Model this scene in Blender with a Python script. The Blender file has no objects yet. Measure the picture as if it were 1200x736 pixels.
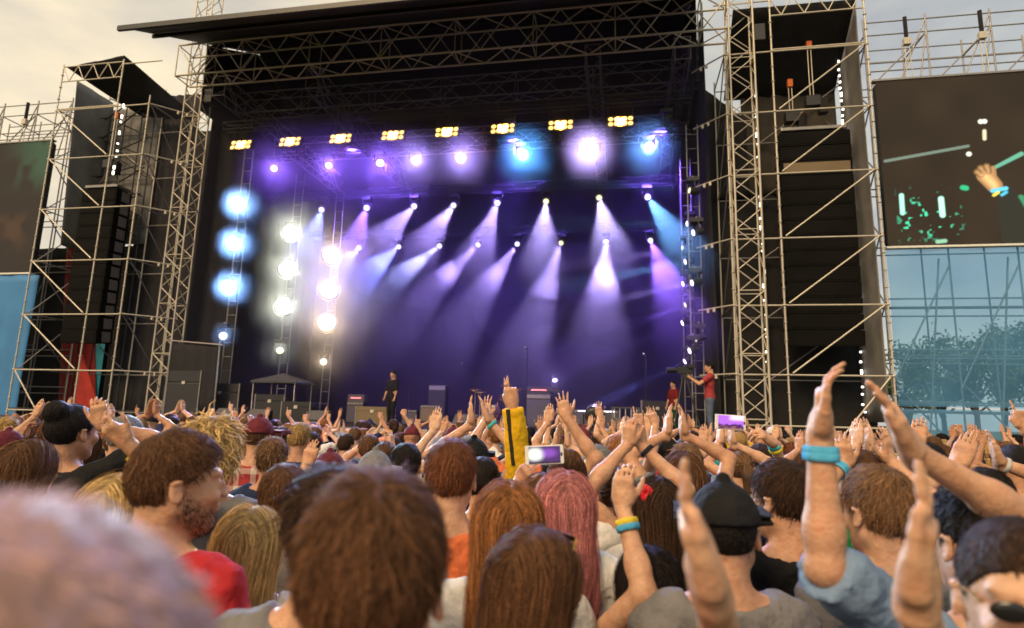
import bpy, bmesh, math, random
import numpy as np
from mathutils import Matrix, Vector, Euler
random.seed(7); rng = np.random.default_rng(7)
R = math.radians
scene = bpy.context.scene
C = bpy.context.collection

# ------------------------------------------------------------------ camera
CAM_Z, FOC, PITCH, ROLL = 1.85, 709.15, R(9.76), R(1.5066)   # focal length in pixels of a 1200 wide frame
cam_data = bpy.data.cameras.new('camera'); cam = bpy.data.objects.new('camera', cam_data); C.objects.link(cam)
cam_data.sensor_width = 36; cam_data.lens = FOC / 1200 * 36
cam_data.clip_start = .02; cam_data.clip_end = 3000
cam.matrix_world = Matrix.Translation((0, 0, CAM_Z)) @ Euler((R(90) + PITCH, 0, 0)).to_matrix().to_4x4() @ Matrix.Rotation(ROLL, 4, 'Z')
cam_data.dof.use_dof = True; cam_data.dof.focus_distance = 4.2; cam_data.dof.aperture_fstop = 2.4
scene.camera = cam

# ------------------------------------------------------------------ render settings
scene.view_settings.view_transform = 'Standard'; scene.view_settings.look = 'None'
scene.view_settings.gamma = 1; scene.view_settings.exposure = 1.0
scene.render.engine = 'CYCLES'
cy = scene.cycles
cy.use_denoising = True
cy.max_bounces = 5; cy.diffuse_bounces = 3; cy.glossy_bounces = 2; cy.transmission_bounces = 3; cy.transparent_max_bounces = 12; cy.volume_bounces = 0
cy.sample_clamp_indirect = 4.0; cy.use_light_tree = True
cy.caustics_reflective = False; cy.caustics_refractive = False

# ------------------------------------------------------------------ sky and sun
SUN_EL, SUN_AZ = R(42), R(212)          # low soft sun behind the camera's left shoulder, filtered by cloud
world = bpy.data.worlds.new('World'); scene.world = world; world.use_nodes = True
nt = world.node_tree; N = nt.nodes; LK = nt.links; N.clear()
out = N.new('ShaderNodeOutputWorld'); bg = N.new('ShaderNodeBackground')
sky = N.new('ShaderNodeTexSky'); sky.sky_type = 'NISHITA'; sky.sun_disc = False
sky.sun_elevation = SUN_EL; sky.sun_rotation = SUN_AZ; sky.dust_density = 4; sky.air_density = 1.5
tc = N.new('ShaderNodeTexCoord'); mp = N.new('ShaderNodeMapping'); mp.inputs['Scale'].default_value = (1, 1, 2.6)
LK.new(tc.outputs['Generated'], mp.inputs['Vector'])
nz = N.new('ShaderNodeTexNoise'); nz.inputs['Scale'].default_value = 2.3; nz.inputs['Detail'].default_value = 7; nz.inputs['Roughness'].default_value = .52
LK.new(mp.outputs[0], nz.inputs['Vector'])
rp = N.new('ShaderNodeValToRGB'); e = rp.color_ramp.elements
e[0].position = .34; e[0].color = (4.9, 4.5, 4.0, 1); e[1].position = .66; e[1].color = (10.6, 8.7, 5.6, 1)
el = e.new(.5); el.color = (7.5, 6.5, 4.9, 1)
LK.new(nz.outputs['Fac'], rp.inputs['Fac'])
sx = N.new('ShaderNodeSeparateXYZ'); LK.new(tc.outputs['Generated'], sx.inputs[0])
mr = N.new('ShaderNodeMapRange'); mr.inputs['From Min'].default_value = -.55; mr.inputs['From Max'].default_value = .7
LK.new(sx.outputs['X'], mr.inputs['Value'])
cool = N.new('ShaderNodeMix'); cool.data_type = 'RGBA'; cool.blend_type = 'MULTIPLY'
cool.inputs[7].default_value = (.70, .83, 1.03, 1)      # the cloud is thicker and cooler away from the low sun
LK.new(mr.outputs[0], cool.inputs[0]); LK.new(rp.outputs[0], cool.inputs[6])
mx = N.new('ShaderNodeMix'); mx.data_type = 'RGBA'; mx.inputs[0].default_value = .9
LK.new(sky.outputs[0], mx.inputs[6]); LK.new(cool.outputs[2], mx.inputs[7])
LK.new(mx.outputs[2], bg.inputs['Color']); bg.inputs['Strength'].default_value = .062
LK.new(bg.outputs[0], out.inputs['Surface'])
sl = bpy.data.lights.new('sun', 'SUN'); sl.energy = 1.5; sl.angle = R(20); sl.color = (1, .71, .40)
sun = bpy.data.objects.new('sun', sl); C.objects.link(sun)
sd = Vector((math.sin(SUN_AZ) * math.cos(SUN_EL), math.cos(SUN_AZ) * math.cos(SUN_EL), math.sin(SUN_EL)))
sun.rotation_euler = sd.to_track_quat('Z', 'Y').to_euler(); sun.location = (-8, -14, 20)

# ------------------------------------------------------------------ places: the stage has its own axes (s along the front edge, b towards the back, z up)
TH = R(-10.549)
MS = Matrix.Translation((0, 18.52, 0)) @ Matrix.Rotation(TH, 4, 'Z'); MSI = MS.inverted()
def ray(px, py):
    c, s = math.cos(ROLL), math.sin(ROLL); du, dv = px - 600, py - 368
    u, v = c * du + s * dv, -s * du + c * dv
    a, up = 1.0, -v / FOC
    return Vector((u / FOC, a * math.cos(PITCH) - up * math.sin(PITCH), a * math.sin(PITCH) + up * math.cos(PITCH)))
def at(px, py, b):
    "stage point seen at a photograph position, b metres behind the stage's front line"
    o = MSI @ Vector((0, 0, CAM_Z)); d = MSI.to_3x3() @ ray(px, py)
    return o + d * ((b - o.y) / d.y)
def near(px, py, y):
    "ground-frame point at y metres in front of the camera"
    d = ray(px, py); return Vector((0, 0, CAM_Z)) + d * (y / d.y)

# ------------------------------------------------------------------ materials
MATS = {}
def mat(name, col, rough=.6, metal=0, var=.12, scale=6, bump=0, bscale=40, emis=None, estr=0, objcol=False, spec=None, sss=0, attr=None):
    if name in MATS: return MATS[name]
    m = bpy.data.materials.new(name); m.use_nodes = True; MATS[name] = m
    n = m.node_tree.nodes; l = m.node_tree.links; p = n['Principled BSDF']
    p.inputs['Roughness'].default_value = rough; p.inputs['Metallic'].default_value = metal
    if spec is not None: p.inputs['Specular IOR Level'].default_value = spec
    t = n.new('ShaderNodeTexCoord'); z = n.new('ShaderNodeTexNoise'); z.inputs['Scale'].default_value = scale; z.inputs['Detail'].default_value = 5
    l.new(t.outputs['Object'], z.inputs['Vector'])
    mr_ = n.new('ShaderNodeMapRange'); mr_.inputs['From Min'].default_value = .3; mr_.inputs['From Max'].default_value = .7
    mr_.inputs['To Min'].default_value = 1 - var; mr_.inputs['To Max'].default_value = 1 + var; l.new(z.outputs['Fac'], mr_.inputs['Value'])
    mul = n.new('ShaderNodeMix'); mul.data_type = 'RGBA'; mul.blend_type = 'MULTIPLY'; mul.inputs[0].default_value = 1
    mul.inputs[6].default_value = (*col, 1); l.new(mr_.outputs[0], mul.inputs[7])
    src = mul.outputs[2]
    if objcol:
        oi = n.new('ShaderNodeObjectInfo'); l.new(oi.outputs['Color'], mul.inputs[6])
    if attr:
        a = n.new('ShaderNodeAttribute'); a.attribute_name = attr
        m2 = n.new('ShaderNodeMix'); m2.data_type = 'RGBA'; m2.blend_type = 'MULTIPLY'; m2.inputs[0].default_value = 1
        l.new(src, m2.inputs[6]); l.new(a.outputs['Color'], m2.inputs[7]); src = m2.outputs[2]
    l.new(src, p.inputs['Base Color'])
    if bump:
        z2 = n.new('ShaderNodeTexNoise'); z2.inputs['Scale'].default_value = bscale; z2.inputs['Detail'].default_value = 4
        l.new(t.outputs['Object'], z2.inputs['Vector'])
        b = n.new('ShaderNodeBump'); b.inputs['Strength'].default_value = bump; b.inputs['Distance'].default_value = .02
        l.new(z2.outputs['Fac'], b.inputs['Height']); l.new(b.outputs[0], p.inputs['Normal'])
    if emis is not None:
        p.inputs['Emission Color'].default_value = (*emis, 1); p.inputs['Emission Strength'].default_value = estr
    if sss:
        p.inputs['Subsurface Weight'].default_value = sss; p.inputs['Subsurface Radius'].default_value = (.012, .004, .002); p.inputs['Subsurface Scale'].default_value = 1
    return m
steel = mat('galvanised steel', (.58, .52, .42), .45, .35, .3, 9)
dsteel = mat('weathered truss alloy', (.30, .28, .27), .45, .6, .3, 6)
black = mat('black drape', (.012, .011, .012), .9, 0, .3, 3, .4, 8)
dkbrown = mat('dark brown gauze', (.05, .042, .033), .9, 0, .25, 2, .5, 7)
blackmet = mat('black powder coat', (.02, .02, .022), .45, 0, .25, 14)
graycloth = mat('grey tarpaulin', (.20, .19, .18), .75, 0, .18, 1.5, .4, 3)
redcloth = mat('red banner', (.35, .02, .015), .8, 0, .2, 2, .3, 5)
roofmat = mat('dark roof sheet', (.028, .026, .025), .7, 0, .3, .8, .3, 3)
deck = mat('stage deck board', (.035, .03, .03), .6, 0, .3, 5)
edgeboard = mat('pale edge board', (.42, .36, .27), .7, 0, .25, 7)
teal = mat('teal banner', (.03, .30, .40), .7, 0, .12, 2)
bluecloth = mat('blue banner', (.045, .20, .46), .7, 0, .12, 1.2, .4, 2.5)
orange = mat('orange hoist', (.65, .14, .015), .5, 0, .15, 20)
ground_m = mat('trampled grass', (.06, .065, .03), .95, 0, .4, 3, .5, 30)
white_p = mat('white paint', (.75, .74, .7), .5, 0, .08, 10)
grey_p = mat('grey tolex', (.20, .19, .19), .8, 0, .15, 30)
tan_m = mat('tan grille cloth', (.19, .14, .085), .85, 0, .15, 40)
brass = mat('cymbal brass', (.55, .36, .10), .3, 1, .2, 12)
redlac = mat('dark lacquer', (.06, .02, .05), .25, 0, .1, 10)

# ------------------------------------------------------------------ object kit
def put(o, parent=None, M=None):
    C.objects.link(o)
    if parent is not None: o.parent = parent
    if M is not None: o.matrix_basis = M
    return o
def tag(o, label, cat, group=None):
    o['label'] = label; o['category'] = cat
    if group: o['group'] = group
    return o
def thing(name, label, cat, M=Matrix(), group=None):
    o = bpy.data.objects.new(name, None); o.empty_display_size = .1; put(o, None, M); return tag(o, label, cat, group)
def structure(o): o['kind'] = 'structure'; return o
def mesh_from(verts, faces, material, smooth=False, name='mesh'):
    me = bpy.data.meshes.new(name); me.from_pydata([tuple(v) for v in verts], [], faces); me.update()
    if material is not None: me.materials.append(material)
    if smooth: me.shade_smooth()
    return me
def mobj(name, me, parent=None, M=None): return put(bpy.data.objects.new(name, me), parent, M)
def bm_obj(name, bm, material, parent=None, M=None, smooth=False):
    me = bpy.data.meshes.new(name); bm.to_mesh(me); bm.free(); me.materials.append(material)
    if smooth: me.shade_smooth()
    return mobj(name, me, parent, M)
CACHE = {}
def unit(kind, material, n=8):
    k = (kind, material.name, n)
    if k not in CACHE:
        bm = bmesh.new()
        if kind == 'pipe':
            bmesh.ops.create_cone(bm, cap_ends=True, segments=n, radius1=1, radius2=1, depth=1, matrix=Matrix.Translation((0, 0, .5)))
        else:
            bmesh.ops.create_cube(bm, size=1)
            bmesh.ops.bevel(bm, geom=bm.edges[:], offset=.02, segments=1, affect='EDGES')
        me = bpy.data.meshes.new(kind); bm.to_mesh(me); bm.free(); me.materials.append(material)
        if kind == 'pipe':
            for p in me.polygons: p.use_smooth = len(p.vertices) == 4
        CACHE[k] = me
    return CACHE[k]
def pipe(parent, name, p0, p1, r, material, n=8):
    p0, p1 = Vector(p0), Vector(p1); d = p1 - p0; L = d.length
    M = Matrix.Translation(p0) @ d.to_track_quat('Z', 'Y').to_matrix().to_4x4() @ Matrix.Diagonal((r, r, L, 1))
    return mobj(name, unit('pipe', material, n), parent, M)
def box(parent, name, c, size, material, rot=None):
    M = Matrix.Translation(c) @ (rot.to_4x4() if rot else Matrix()) @ Matrix.Diagonal((*size, 1))
    return mobj(name, unit('box', material), parent, M)
def lathe(name, prof, material, parent=None, M=None, n=20):
    "prof: (radius, z) from bottom to top"
    v = []; f = []
    for r_, z_ in prof:
        for i in range(n): a = 2 * math.pi * i / n; v.append((r_ * math.cos(a), r_ * math.sin(a), z_))
    m = len(prof)
    for j in range(m - 1):
        for i in range(n): f.append((j * n + i, j * n + (i + 1) % n, (j + 1) * n + (i + 1) % n, (j + 1) * n + i))
    f.append(tuple(range(n))[::-1]); f.append(tuple(range((m - 1) * n, m * n)))
    me = mesh_from(v, f, material, True); return mobj(name, me, parent, M)
def sheet(name, p00, p10, p11, p01, material, parent=None, M=None, nu=24, nv=24, wave=.05, freq=7, th=.012, sag=0, seed=0):
    "hanging cloth between four corners with folds and a small thickness"
    r_ = random.Random(seed + 11); ph = [r_.uniform(0, 6.3) for _ in range(6)]
    P = [Vector(p) for p in (p00, p10, p11, p01)]
    nrm = (P[1] - P[0]).cross(P[3] - P[0]).normalized()
    v = []; f = []
    for side in (0, 1):
        for j in range(nv + 1):
            for i in range(nu + 1):
                a, b_ = i / nu, j / nv
                p = (P[0] * (1 - a) + P[1] * a) * (1 - b_) + (P[3] * (1 - a) + P[2] * a) * b_
                w = math.sin(a * freq * 6.283 + ph[0] + 1.5 * math.sin(b_ * 3 + ph[1])) * .6 + math.sin(a * freq * 2.7 * 6.283 + ph[2] + b_ * 2) * .25 + math.sin(b_ * 5 + a * 4 + ph[3]) * .35
                p = p + nrm * (wave * w + (side - .5) * th)
                if sag: p.z -= sag * 4 * a * (1 - a) * (1 if b_ > .5 else .3)
                v.append(p)
    o = (nu + 1) * (nv + 1)
    for j in range(nv):
        for i in range(nu):
            q = [j * (nu + 1) + i, j * (nu + 1) + i + 1, (j + 1) * (nu + 1) + i + 1, (j + 1) * (nu + 1) + i]
            f.append(tuple(q)[::-1]); f.append(tuple(k + o for k in q))
    for i in range(nu):
        for j in (0, nv):
            a = j * (nu + 1) + i; f.append((a, a + 1, a + 1 + o, a + o) if j == 0 else (a + 1, a, a + o, a + 1 + o))
    for j in range(nv):
        for i in (0, nu):
            a = j * (nu + 1) + i; b_ = a + nu + 1; f.append((b_, a, a + o, b_ + o) if i == 0 else (a, b_, b_ + o, a + o))
    return mobj(name, mesh_from(v, f, material, True), parent, M)

# ------------------------------------------------------------------ ground
gs = 1500
structure(mobj('ground', mesh_from([(-gs, -gs, 0), (gs, -gs, 0), (gs, gs, 0), (-gs, gs, 0)], [(0, 1, 2, 3)], ground_m)))

def SM(s=0, b=0, z=0): return MS @ Matrix.Translation((s, b, z))

# ------------------------------------------------------------------ stage platform
DECK = 1.5
st = thing('stage_platform', 'dark wide stage platform with pale front edge board behind the crowd', 'stage', SM())
S0, S1 = -18.3, 10.9
for i in range(15):                                   # deck boards laid front to back
    w = (S1 - S0) / 15
    box(st, 'deck_board', (S0 + w * (i + .5), 4.2, DECK - .05), (w - .012, 15.6, .1), deck)
for i in range(8):
    w = (S1 - S0) / 8
    box(st, 'edge_board', (S0 + w * (i + .5), -3.63, DECK - .07), (w - .02, .05, .15), edgeboard)
    box(st, 'skirt_panel', (S0 + w * (i + .5), -3.5, .62), (w - .03, .04, 1.2), black)
for i, (x0, x1) in enumerate([(-8.5, -4.6), (-3.3, -.4), (1.0, 3.9), (4.4, 6.6), (-14, -9.5)]):
    o = sheet('banner', (x0, -3.66, .5), (x1, -3.66, .5), (x1, -3.66, 1.27), (x0, -3.66, 1.27), teal, None, SM(), 16, 4, .015, 2, .006, seed=i)
    tag(o, ['teal banner strip under the pale stage edge below the grey amplifier', 'teal banner strip under the pale stage edge below the drum kit', 'teal banner strip under the pale stage edge below the blue wedge row',
            'teal banner strip under the stage edge below the camera operator', 'teal banner strip under the stage edge near the small canopy'][i], 'banner', 'teal banners along the stage edge')

# ------------------------------------------------------------------ scaffold towers
WB, NB = 2.71, 1.384
def scaffold(name, label, s_out, sg, z0, base_z):
    "two bays wide, one bay deep; s_out the outer leg, sg +1 inwards to the right"
    t = thing(name, label, 'scaffold tower', SM())
    ss = [s_out, s_out + sg * WB, s_out + sg * (WB + NB)]; top = z0 + 10
    D = 2.2; lv = [z0 + 2 * i for i in range(6)] + [z0 - 1.42]
    for k, s in enumerate(ss):
        for b in (0, D):
            hi = top + (1.95 if k < 2 else .35)
            pipe(t, 'standard', (s, b, base_z), (s, b, hi), .027, steel, 10)
            for i in range(7):
                for j in range(4):
                    zz = z0 - 2 + 2 * i + j * .5
                    if base_z < zz < hi and b == 0:
                        M = Matrix.Translation((s, b, zz - .02)) @ Matrix.Diagonal((.05, .05, .03 if j else .05, 1))
                        mobj('coupler', unit('pipe', steel, 8), t, M)
            box(t, 'base_plate', (s, b, base_z + .005), (.15, .15, .01), steel)
    for z in lv:
        for b in (0, D):
            r_ = .026 if b == 0 else .022
            m_ = steel if b == 0 else dsteel
            pipe(t, 'ledger', (ss[0], b, z), (ss[1], b, z), r_, m_)
            pipe(t, 'ledger', (ss[1], b, z - .004), (ss[2], b, z - .004), r_, m_)
        for k in (0, 2): pipe(t, 'transom', (ss[k], 0, z + .05), (ss[k], D, z + .05), .022, dsteel)
        if z > base_z + 3: # short 45 degree tube with two clamps
            p = Vector((ss[2], 0, z + .02)); q = p + Vector((sg * .72, .72, 0)) * (1.75 if sg > 0 else 1.25)
            pipe(t, 'outrigger', p, q, .024, steel)
            for f_ in (.55, .72):
                w = p.lerp(q, f_); box(t, 'clamp', w - Vector((0, 0, .06)), (.07, .07, .12), steel)
    for i in range(6):
        z = lv[i] if i < 5 else lv[6]; z2 = z + 2
        if i < 5:
            pipe(t, 'diagonal_brace', (ss[1] - sg * .12, -.045, z + .05), (ss[0] + sg * .1, -.045, z2 - .03), .024, steel)
            pipe(t, 'diagonal_brace', (ss[0], .1, z), (ss[0], D - .1, z2), .022, dsteel)
            pipe(t, 'diagonal_brace', (ss[0], D - .1, z + .1), (ss[0], .1, z2 + .1), .022, dsteel)
            pipe(t, 'diagonal_brace', (ss[1], D, z), (ss[0], D, z2), .022, dsteel)
            pipe(t, 'diagonal_brace', (ss[2], D - .1, z), (ss[2], .1, z2), .02, dsteel)
        else:
            pipe(t, 'diagonal_brace', (ss[1] - sg * .12, -.045, base_z + .1), (ss[0] + sg * .1, -.045, lv[0] - .03), .024, steel)
    # lattice girder across the top
    for zz in (top + .06, top + 1.22, top + 1.85):
        pipe(t, 'girder_chord' if zz > top + 1 else 'ledger', (ss[0], 0, zz), (ss[1], 0, zz), .024, steel)
    n = 8
    for i in range(n):
        x0 = ss[0] + (ss[1] - ss[0]) * i / n; x1 = ss[0] + (ss[1] - ss[0]) * (i + 1) / n
        pipe(t, 'girder_brace', (x0, 0, top + (1.22 if i % 2 else 1.85)), (x1, 0, top + (1.85 if i % 2 else 1.22)), .017, steel)
    pipe(t, 'ledger', (ss[1], 0, top + 1.75), (ss[2] + sg * .3, 0, top + 1.75), .024, steel)
    return ss
LS = scaffold('scaffold_tower', 'galvanised scaffold tower beside the red banner, sky showing past its top', -18.14, 1, 3.11, 0)
RS = scaffold('scaffold_tower', 'galvanised scaffold tower next to the screen showing a drummer hand', 10.67, -1, 3.25, 0)

bt = thing('brace_frame', 'dense dark brace frame in front of the grey tarpaulin beside the red banner', 'scaffold', SM())
rb_ = random.Random(3)
for k in range(7):
    z_ = 8.6 + k * .85
    pipe(bt, 'brace', (-17.9, 1.9, z_), (-15.7, 1.9, z_ + rb_.uniform(.5, 1.6)), .03, blackmet, 6); pipe(bt, 'brace', (-15.7, 2.02, z_), (-17.9, 2.02, z_ + rb_.uniform(.6, 1.5)), .028, blackmet, 6); pipe(bt, 'rail', (-17.95, 1.75, z_), (-15.6, 1.75, z_), .022, blackmet, 6)
for x in (-17.8, -17.1, -16.3, -15.7): pipe(bt, 'post', (x, 2.1, 0), (x, 2.1, 14.5), .026, blackmet, 6)
# cloths hung in the towers
def cloth(name, label, cat, *a, **k):
    o = sheet(name, *a, **k); return tag(o, label, cat)
D_ = 2.2
cloth('tower_sheet', 'grey tarpaulin side wall of the tower beside the red banner', 'tarpaulin', (-18.02, .9, 8.0), (-18.02, 2.3, 8.0), (-18.02, 2.3, 14.7), (-18.02, .5, 14.7), graycloth, None, SM(), 10, 20, .03, 2, .01)
cloth('tower_sheet', 'grey tarpaulin back wall with black braces behind the left hoist and line array', 'tarpaulin', (-18.05, 2.35, 8.4), (-15.6, 2.35, 8.4), (-15.6, 2.35, 14.4), (-18.05, 2.35, 14.4), graycloth, None, SM(), 10, 16, .03, 2, .01, seed=2)
cloth('tower_sheet', 'pale grey tarpaulin side wall of the tower next to the drummer screen', 'tarpaulin', (10.55, 2.05, 2.0), (10.55, .2, 2.0), (10.55, .2, 15.0), (10.55, 2.05, 15.0), graycloth, None, SM(), 10, 24, .03, 2, .01, seed=3)
cloth('drape', 'black drape hanging behind the line array beside the red banner', 'drape', (-16.2, 2.45, 1.5), (-13.9, 2.45, 1.5), (-13.9, 2.45, 14.9), (-16.2, 2.45, 14.9), black, None, SM(), 30, 14, .06, 6, .012, seed=4)
cloth('drape', 'black drape closing the lower back of the tower beside the red banner', 'drape', (-23.0, 2.9, .2), (-13.3, 2.9, .2), (-13.3, 2.9, 8.5), (-23.0, 2.9, 8.5), black, None, SM(), 30, 14, .06, 7, .012, seed=14)
cloth('drape', 'narrow black drape beside the lattice mast next to the camera operator', 'drape', (6.2, 2.3, 9.4), (7.6, 2.3, 9.4), (7.6, 2.3, 12.2), (6.2, 2.3, 13.5), black, None, SM(), 12, 8, .04, 3, .012, seed=15)
cloth('drape', 'dark brown gauze drape behind the hoist in the tower next to the drummer screen', 'drape', (7.45, 2.4, 9.5), (10.5, 2.4, 9.5), (10.5, 2.4, 13.6), (7.45, 2.4, 13.6), dkbrown, None, SM(), 30, 14, .05, 5, .012, seed=5)
cloth('drape', 'black drape filling the lower back of the tower next to the drummer screen', 'drape', (6.25, 2.5, .3), (11.1, 2.5, .3), (11.1, 2.5, 9.6), (6.25, 2.5, 9.6), black, None, SM(), 30, 14, .05, 6, .012, seed=6)
cloth('tower_awning', 'black awning over the top of the tower next to the drummer screen', 'awning', (6.9, .15, 14.9), (10.5, .15, 14.9), (10.5, 2.4, 13.0), (6.9, 2.4, 13.0), black, None, SM(), 14, 8, .03, 2, .012, seed=7)
cloth('tower_awning', 'black awning sloping down off the top of the tower beside the red banner', 'awning', (-18.1, .05, 15.0), (-15.5, .05, 15.25), (-13.6, 2.2, 13.6), (-16.4, 2.3, 13.9), black, None, SM(), 14, 10, .05, 2, .012, seed=8)
cloth('red_banner', 'tall red banner hanging inside the scaffold tower by the blue banner', 'banner', at(66, 492, 2.65), at(112, 492, 2.65), at(108, 262, 2.65), at(80, 262, 2.65), redcloth, None, SM(), 12, 24, .05, 2, .01, seed=9)
cloth('red_banner', 'red pennant narrowing upwards at the foot of the scaffold tower', 'banner', at(84, 495, 1.7), at(120, 495, 1.7), at(98, 415, 1.7), at(94, 415, 1.7), redcloth, None, SM(), 10, 14, .03, 2, .01, seed=10)

# ------------------------------------------------------------------ lattice masts
def lattice(t, p0, axis, L, w, h, chord_r, brace_r, bay, mt, side=Vector((1, 0, 0))):
    "box truss from p0 along axis, w wide along side, h along the third axis"
    axis = Vector(axis).normalized(); side = Vector(side); up = axis.cross(side).normalized(); p0 = Vector(p0)
    cs = [(-w / 2, -h / 2), (w / 2, -h / 2), (w / 2, h / 2), (-w / 2, h / 2)]
    P = lambda c, d: p0 + side * c[0] + up * c[1] + axis * d
    for c in cs: pipe(t, 'chord', P(c, 0), P(c, L), chord_r, mt)
    n = max(1, round(L / bay))
    for i in range(n):
        d0, d1 = L * i / n, L * (i + 1) / n
        for k in range(4):
            a, b = cs[k], cs[(k + 1) % 4]
            if i % 2: a, b = b, a
            pipe(t, 'lattice_brace', P(a, d0), P(b, d1), brace_r, mt, 6)
            if i % 3 == 0: pipe(t, 'lattice_brace', P(a, d0), P(b, d0), brace_r, mt, 6)
for lab, s, b, top in (('lattice mast rising past the roof beside the tower with the red banner', -13.0, 1.2, 19.0), ('lattice mast beside the tower next to the drummer screen', 7.05, .1, 19.0)):
    t = thing('lattice_mast', lab, 'mast', SM(s, b, 0))
    lattice(t, (0, 0, .15), (0, 0, 1), top, .72, .55, .03, .017, .62, steel)
    box(t, 'winch_box', (.56, 0, 13.9), (.34, .4, .55), blackmet)
    box(t, 'foot_plate', (0, 0, .08), (1.2, 1.1, .14), steel)

# ------------------------------------------------------------------ roof, trusses
rt = thing('stage_roof', 'dark pitched roof sheet over the stage with a sloping front eave', 'roof', SM())
def slab(name, pts, th, m_, parent):
    v = [Vector(p) for p in pts]; v += [Vector((p[0], p[1], p[2] + th)) for p in pts]
    return mobj(name, mesh_from(v, [(3, 2, 1, 0), (4, 5, 6, 7), (0, 1, 5, 4), (1, 2, 6, 5), (2, 3, 7, 6), (3, 0, 4, 7)], m_), parent)
RX0, RX1 = -12.75, 5.9; RY = ((-3, 14.06), (4.3, 17.8), (12.4, 13.7))
for i in range(6):
    x0 = RX0 + (RX1 - RX0) * i / 6; x1 = RX0 + (RX1 - RX0) * (i + 1) / 6 - .001
    for (b0, z0), (b1, z1) in ((RY[0], RY[1]), (RY[1], RY[2])):
        slab('roof_panel', ((x0, b0, z0), (x1, b0, z0), (x1, b1, z1), (x0, b1, z1)), .07, roofmat, rt)
for x in (RX0 + .02, RX1 - .05):
    P_ = [(1.0, 13.3), (1.0, 16.05), (4.3, 17.74), (12.3, 13.72), (12.3, 13.3)]
    v_ = [(x, b, z) for b, z in P_] + [(x + .03, b, z) for b, z in P_]
    mobj('gable_panel', mesh_from(v_, [(0, 1, 2, 3, 4), (9, 8, 7, 6, 5)] + [(i, (i + 1) % 5, (i + 1) % 5 + 5, i + 5) for i in range(5)], roofmat), rt)
box(rt, 'eave_beam', ((RX0 + RX1) / 2, -2.98, 14.02), (RX1 - RX0, .1, .16), blackmet)
for b, z in ((-1.6, 14.68), (1.2, 16.1)): box(rt, 'purlin', ((RX0 + RX1) / 2, b, z), (RX1 - RX0, .08, .12), blackmet)
def truss(label, p0, axis, L, w=.8, h=1.2, bay=.9, r_=(.033, .02), mt=None):
    t = thing('roof_truss', label, 'truss', SM())
    side = Vector((0, 1, 0)) if axis == (1, 0, 0) else Vector((1, 0, 0))
    lattice(t, p0, axis, L, w, h, r_[0], r_[1], bay, mt or dsteel, side); return t
truss('front roof truss, brightest of the trusses, spanning mast to mast', (-13.1, .4, 14.8), (1, 0, 0), 19.9, .8, 1.25, .9, (.036, .022), steel)
truss('second roof truss hanging behind the front truss', (-12.6, 3.2, 14.6), (1, 0, 0), 18.9, .6, .9, 1.0, (.028, .017))
truss('third roof truss deeper under the stage roof', (-12.6, 6.2, 14.0), (1, 0, 0), 18.9, .6, .9, 1.1, (.028, .017))
for s, lab in ((-11.9, 'lengthwise truss by the left mast under the stage roof'), (-8.0, 'lengthwise truss above the lamp ladders under the roof'), (2.4, 'lengthwise truss near the right mast with orange glow'), (5.4, 'lengthwise truss against the right side of the roof')):
    truss(lab, (s, .9, 14.2), (0, 1, 0), 10.4, .5, .8, .9, (.026, .016))
# lighting trusses
BARS = [('lighting truss carrying the row of amber blinders', 1.5, 12.62), ('lighting truss carrying the upper row of purple and white lamps', 2.5, 11.95), ('lighting truss carrying the middle row of beam lamps', 5.0, 11.05), ('lighting truss carrying the rear row of beam lamps', 8.5, 10.35)]
for lab, b, z in BARS:
    t = thing('lighting_truss', lab, 'truss', SM())
    lattice(t, (-11.9, b, z + .15), (1, 0, 0), 17.6, .3, .3, .018, .009, .6, blackmet, Vector((0, 1, 0)))
    for x in (-11.4, 5.4): pipe(t, 'suspension_cable', (x, b, z + .3), (x, b, 14.2), .004, black, 6)

# backdrop and wings
cloth('backdrop', 'black backdrop cloth closing the rear of the stage', 'backdrop', (-13.4, 11.6, DECK), (6.6, 11.6, DECK), (6.6, 11.6, 14.4), (-13.4, 11.6, 14.4), black, None, SM(), 60, 20, .08, 14, .02, seed=20)
cloth('wing_drape', 'black wing drape running back from the mast by the lamp ladders', 'drape', (-13.0, 11.5, DECK), (-13.0, 2.0, DECK), (-12.9, 2.0, 16.4), (-12.9, 11.5, 15.2), black, None, SM(), 40, 16, .07, 9, .02, seed=21)
cloth('wing_drape', 'black wing drape running back from the mast by the camera operator', 'drape', (6.3, 1.4, DECK), (6.3, 11.5, DECK), (6.15, 11.5, 15.2), (6.15, 1.4, 16.2), black, None, SM(), 40, 16, .07, 9, .02, seed=22)
cloth('wing_drape', 'black drape between the mast and the lamp ladders facing the crowd', 'drape', (-14.1, 2.3, .4), (-11.4, 2.8, .4), (-11.7, 2.8, 13.2), (-14.1, 2.3, 13.2), black, None, SM(), 24, 14, .06, 5, .02, seed=23)

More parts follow.
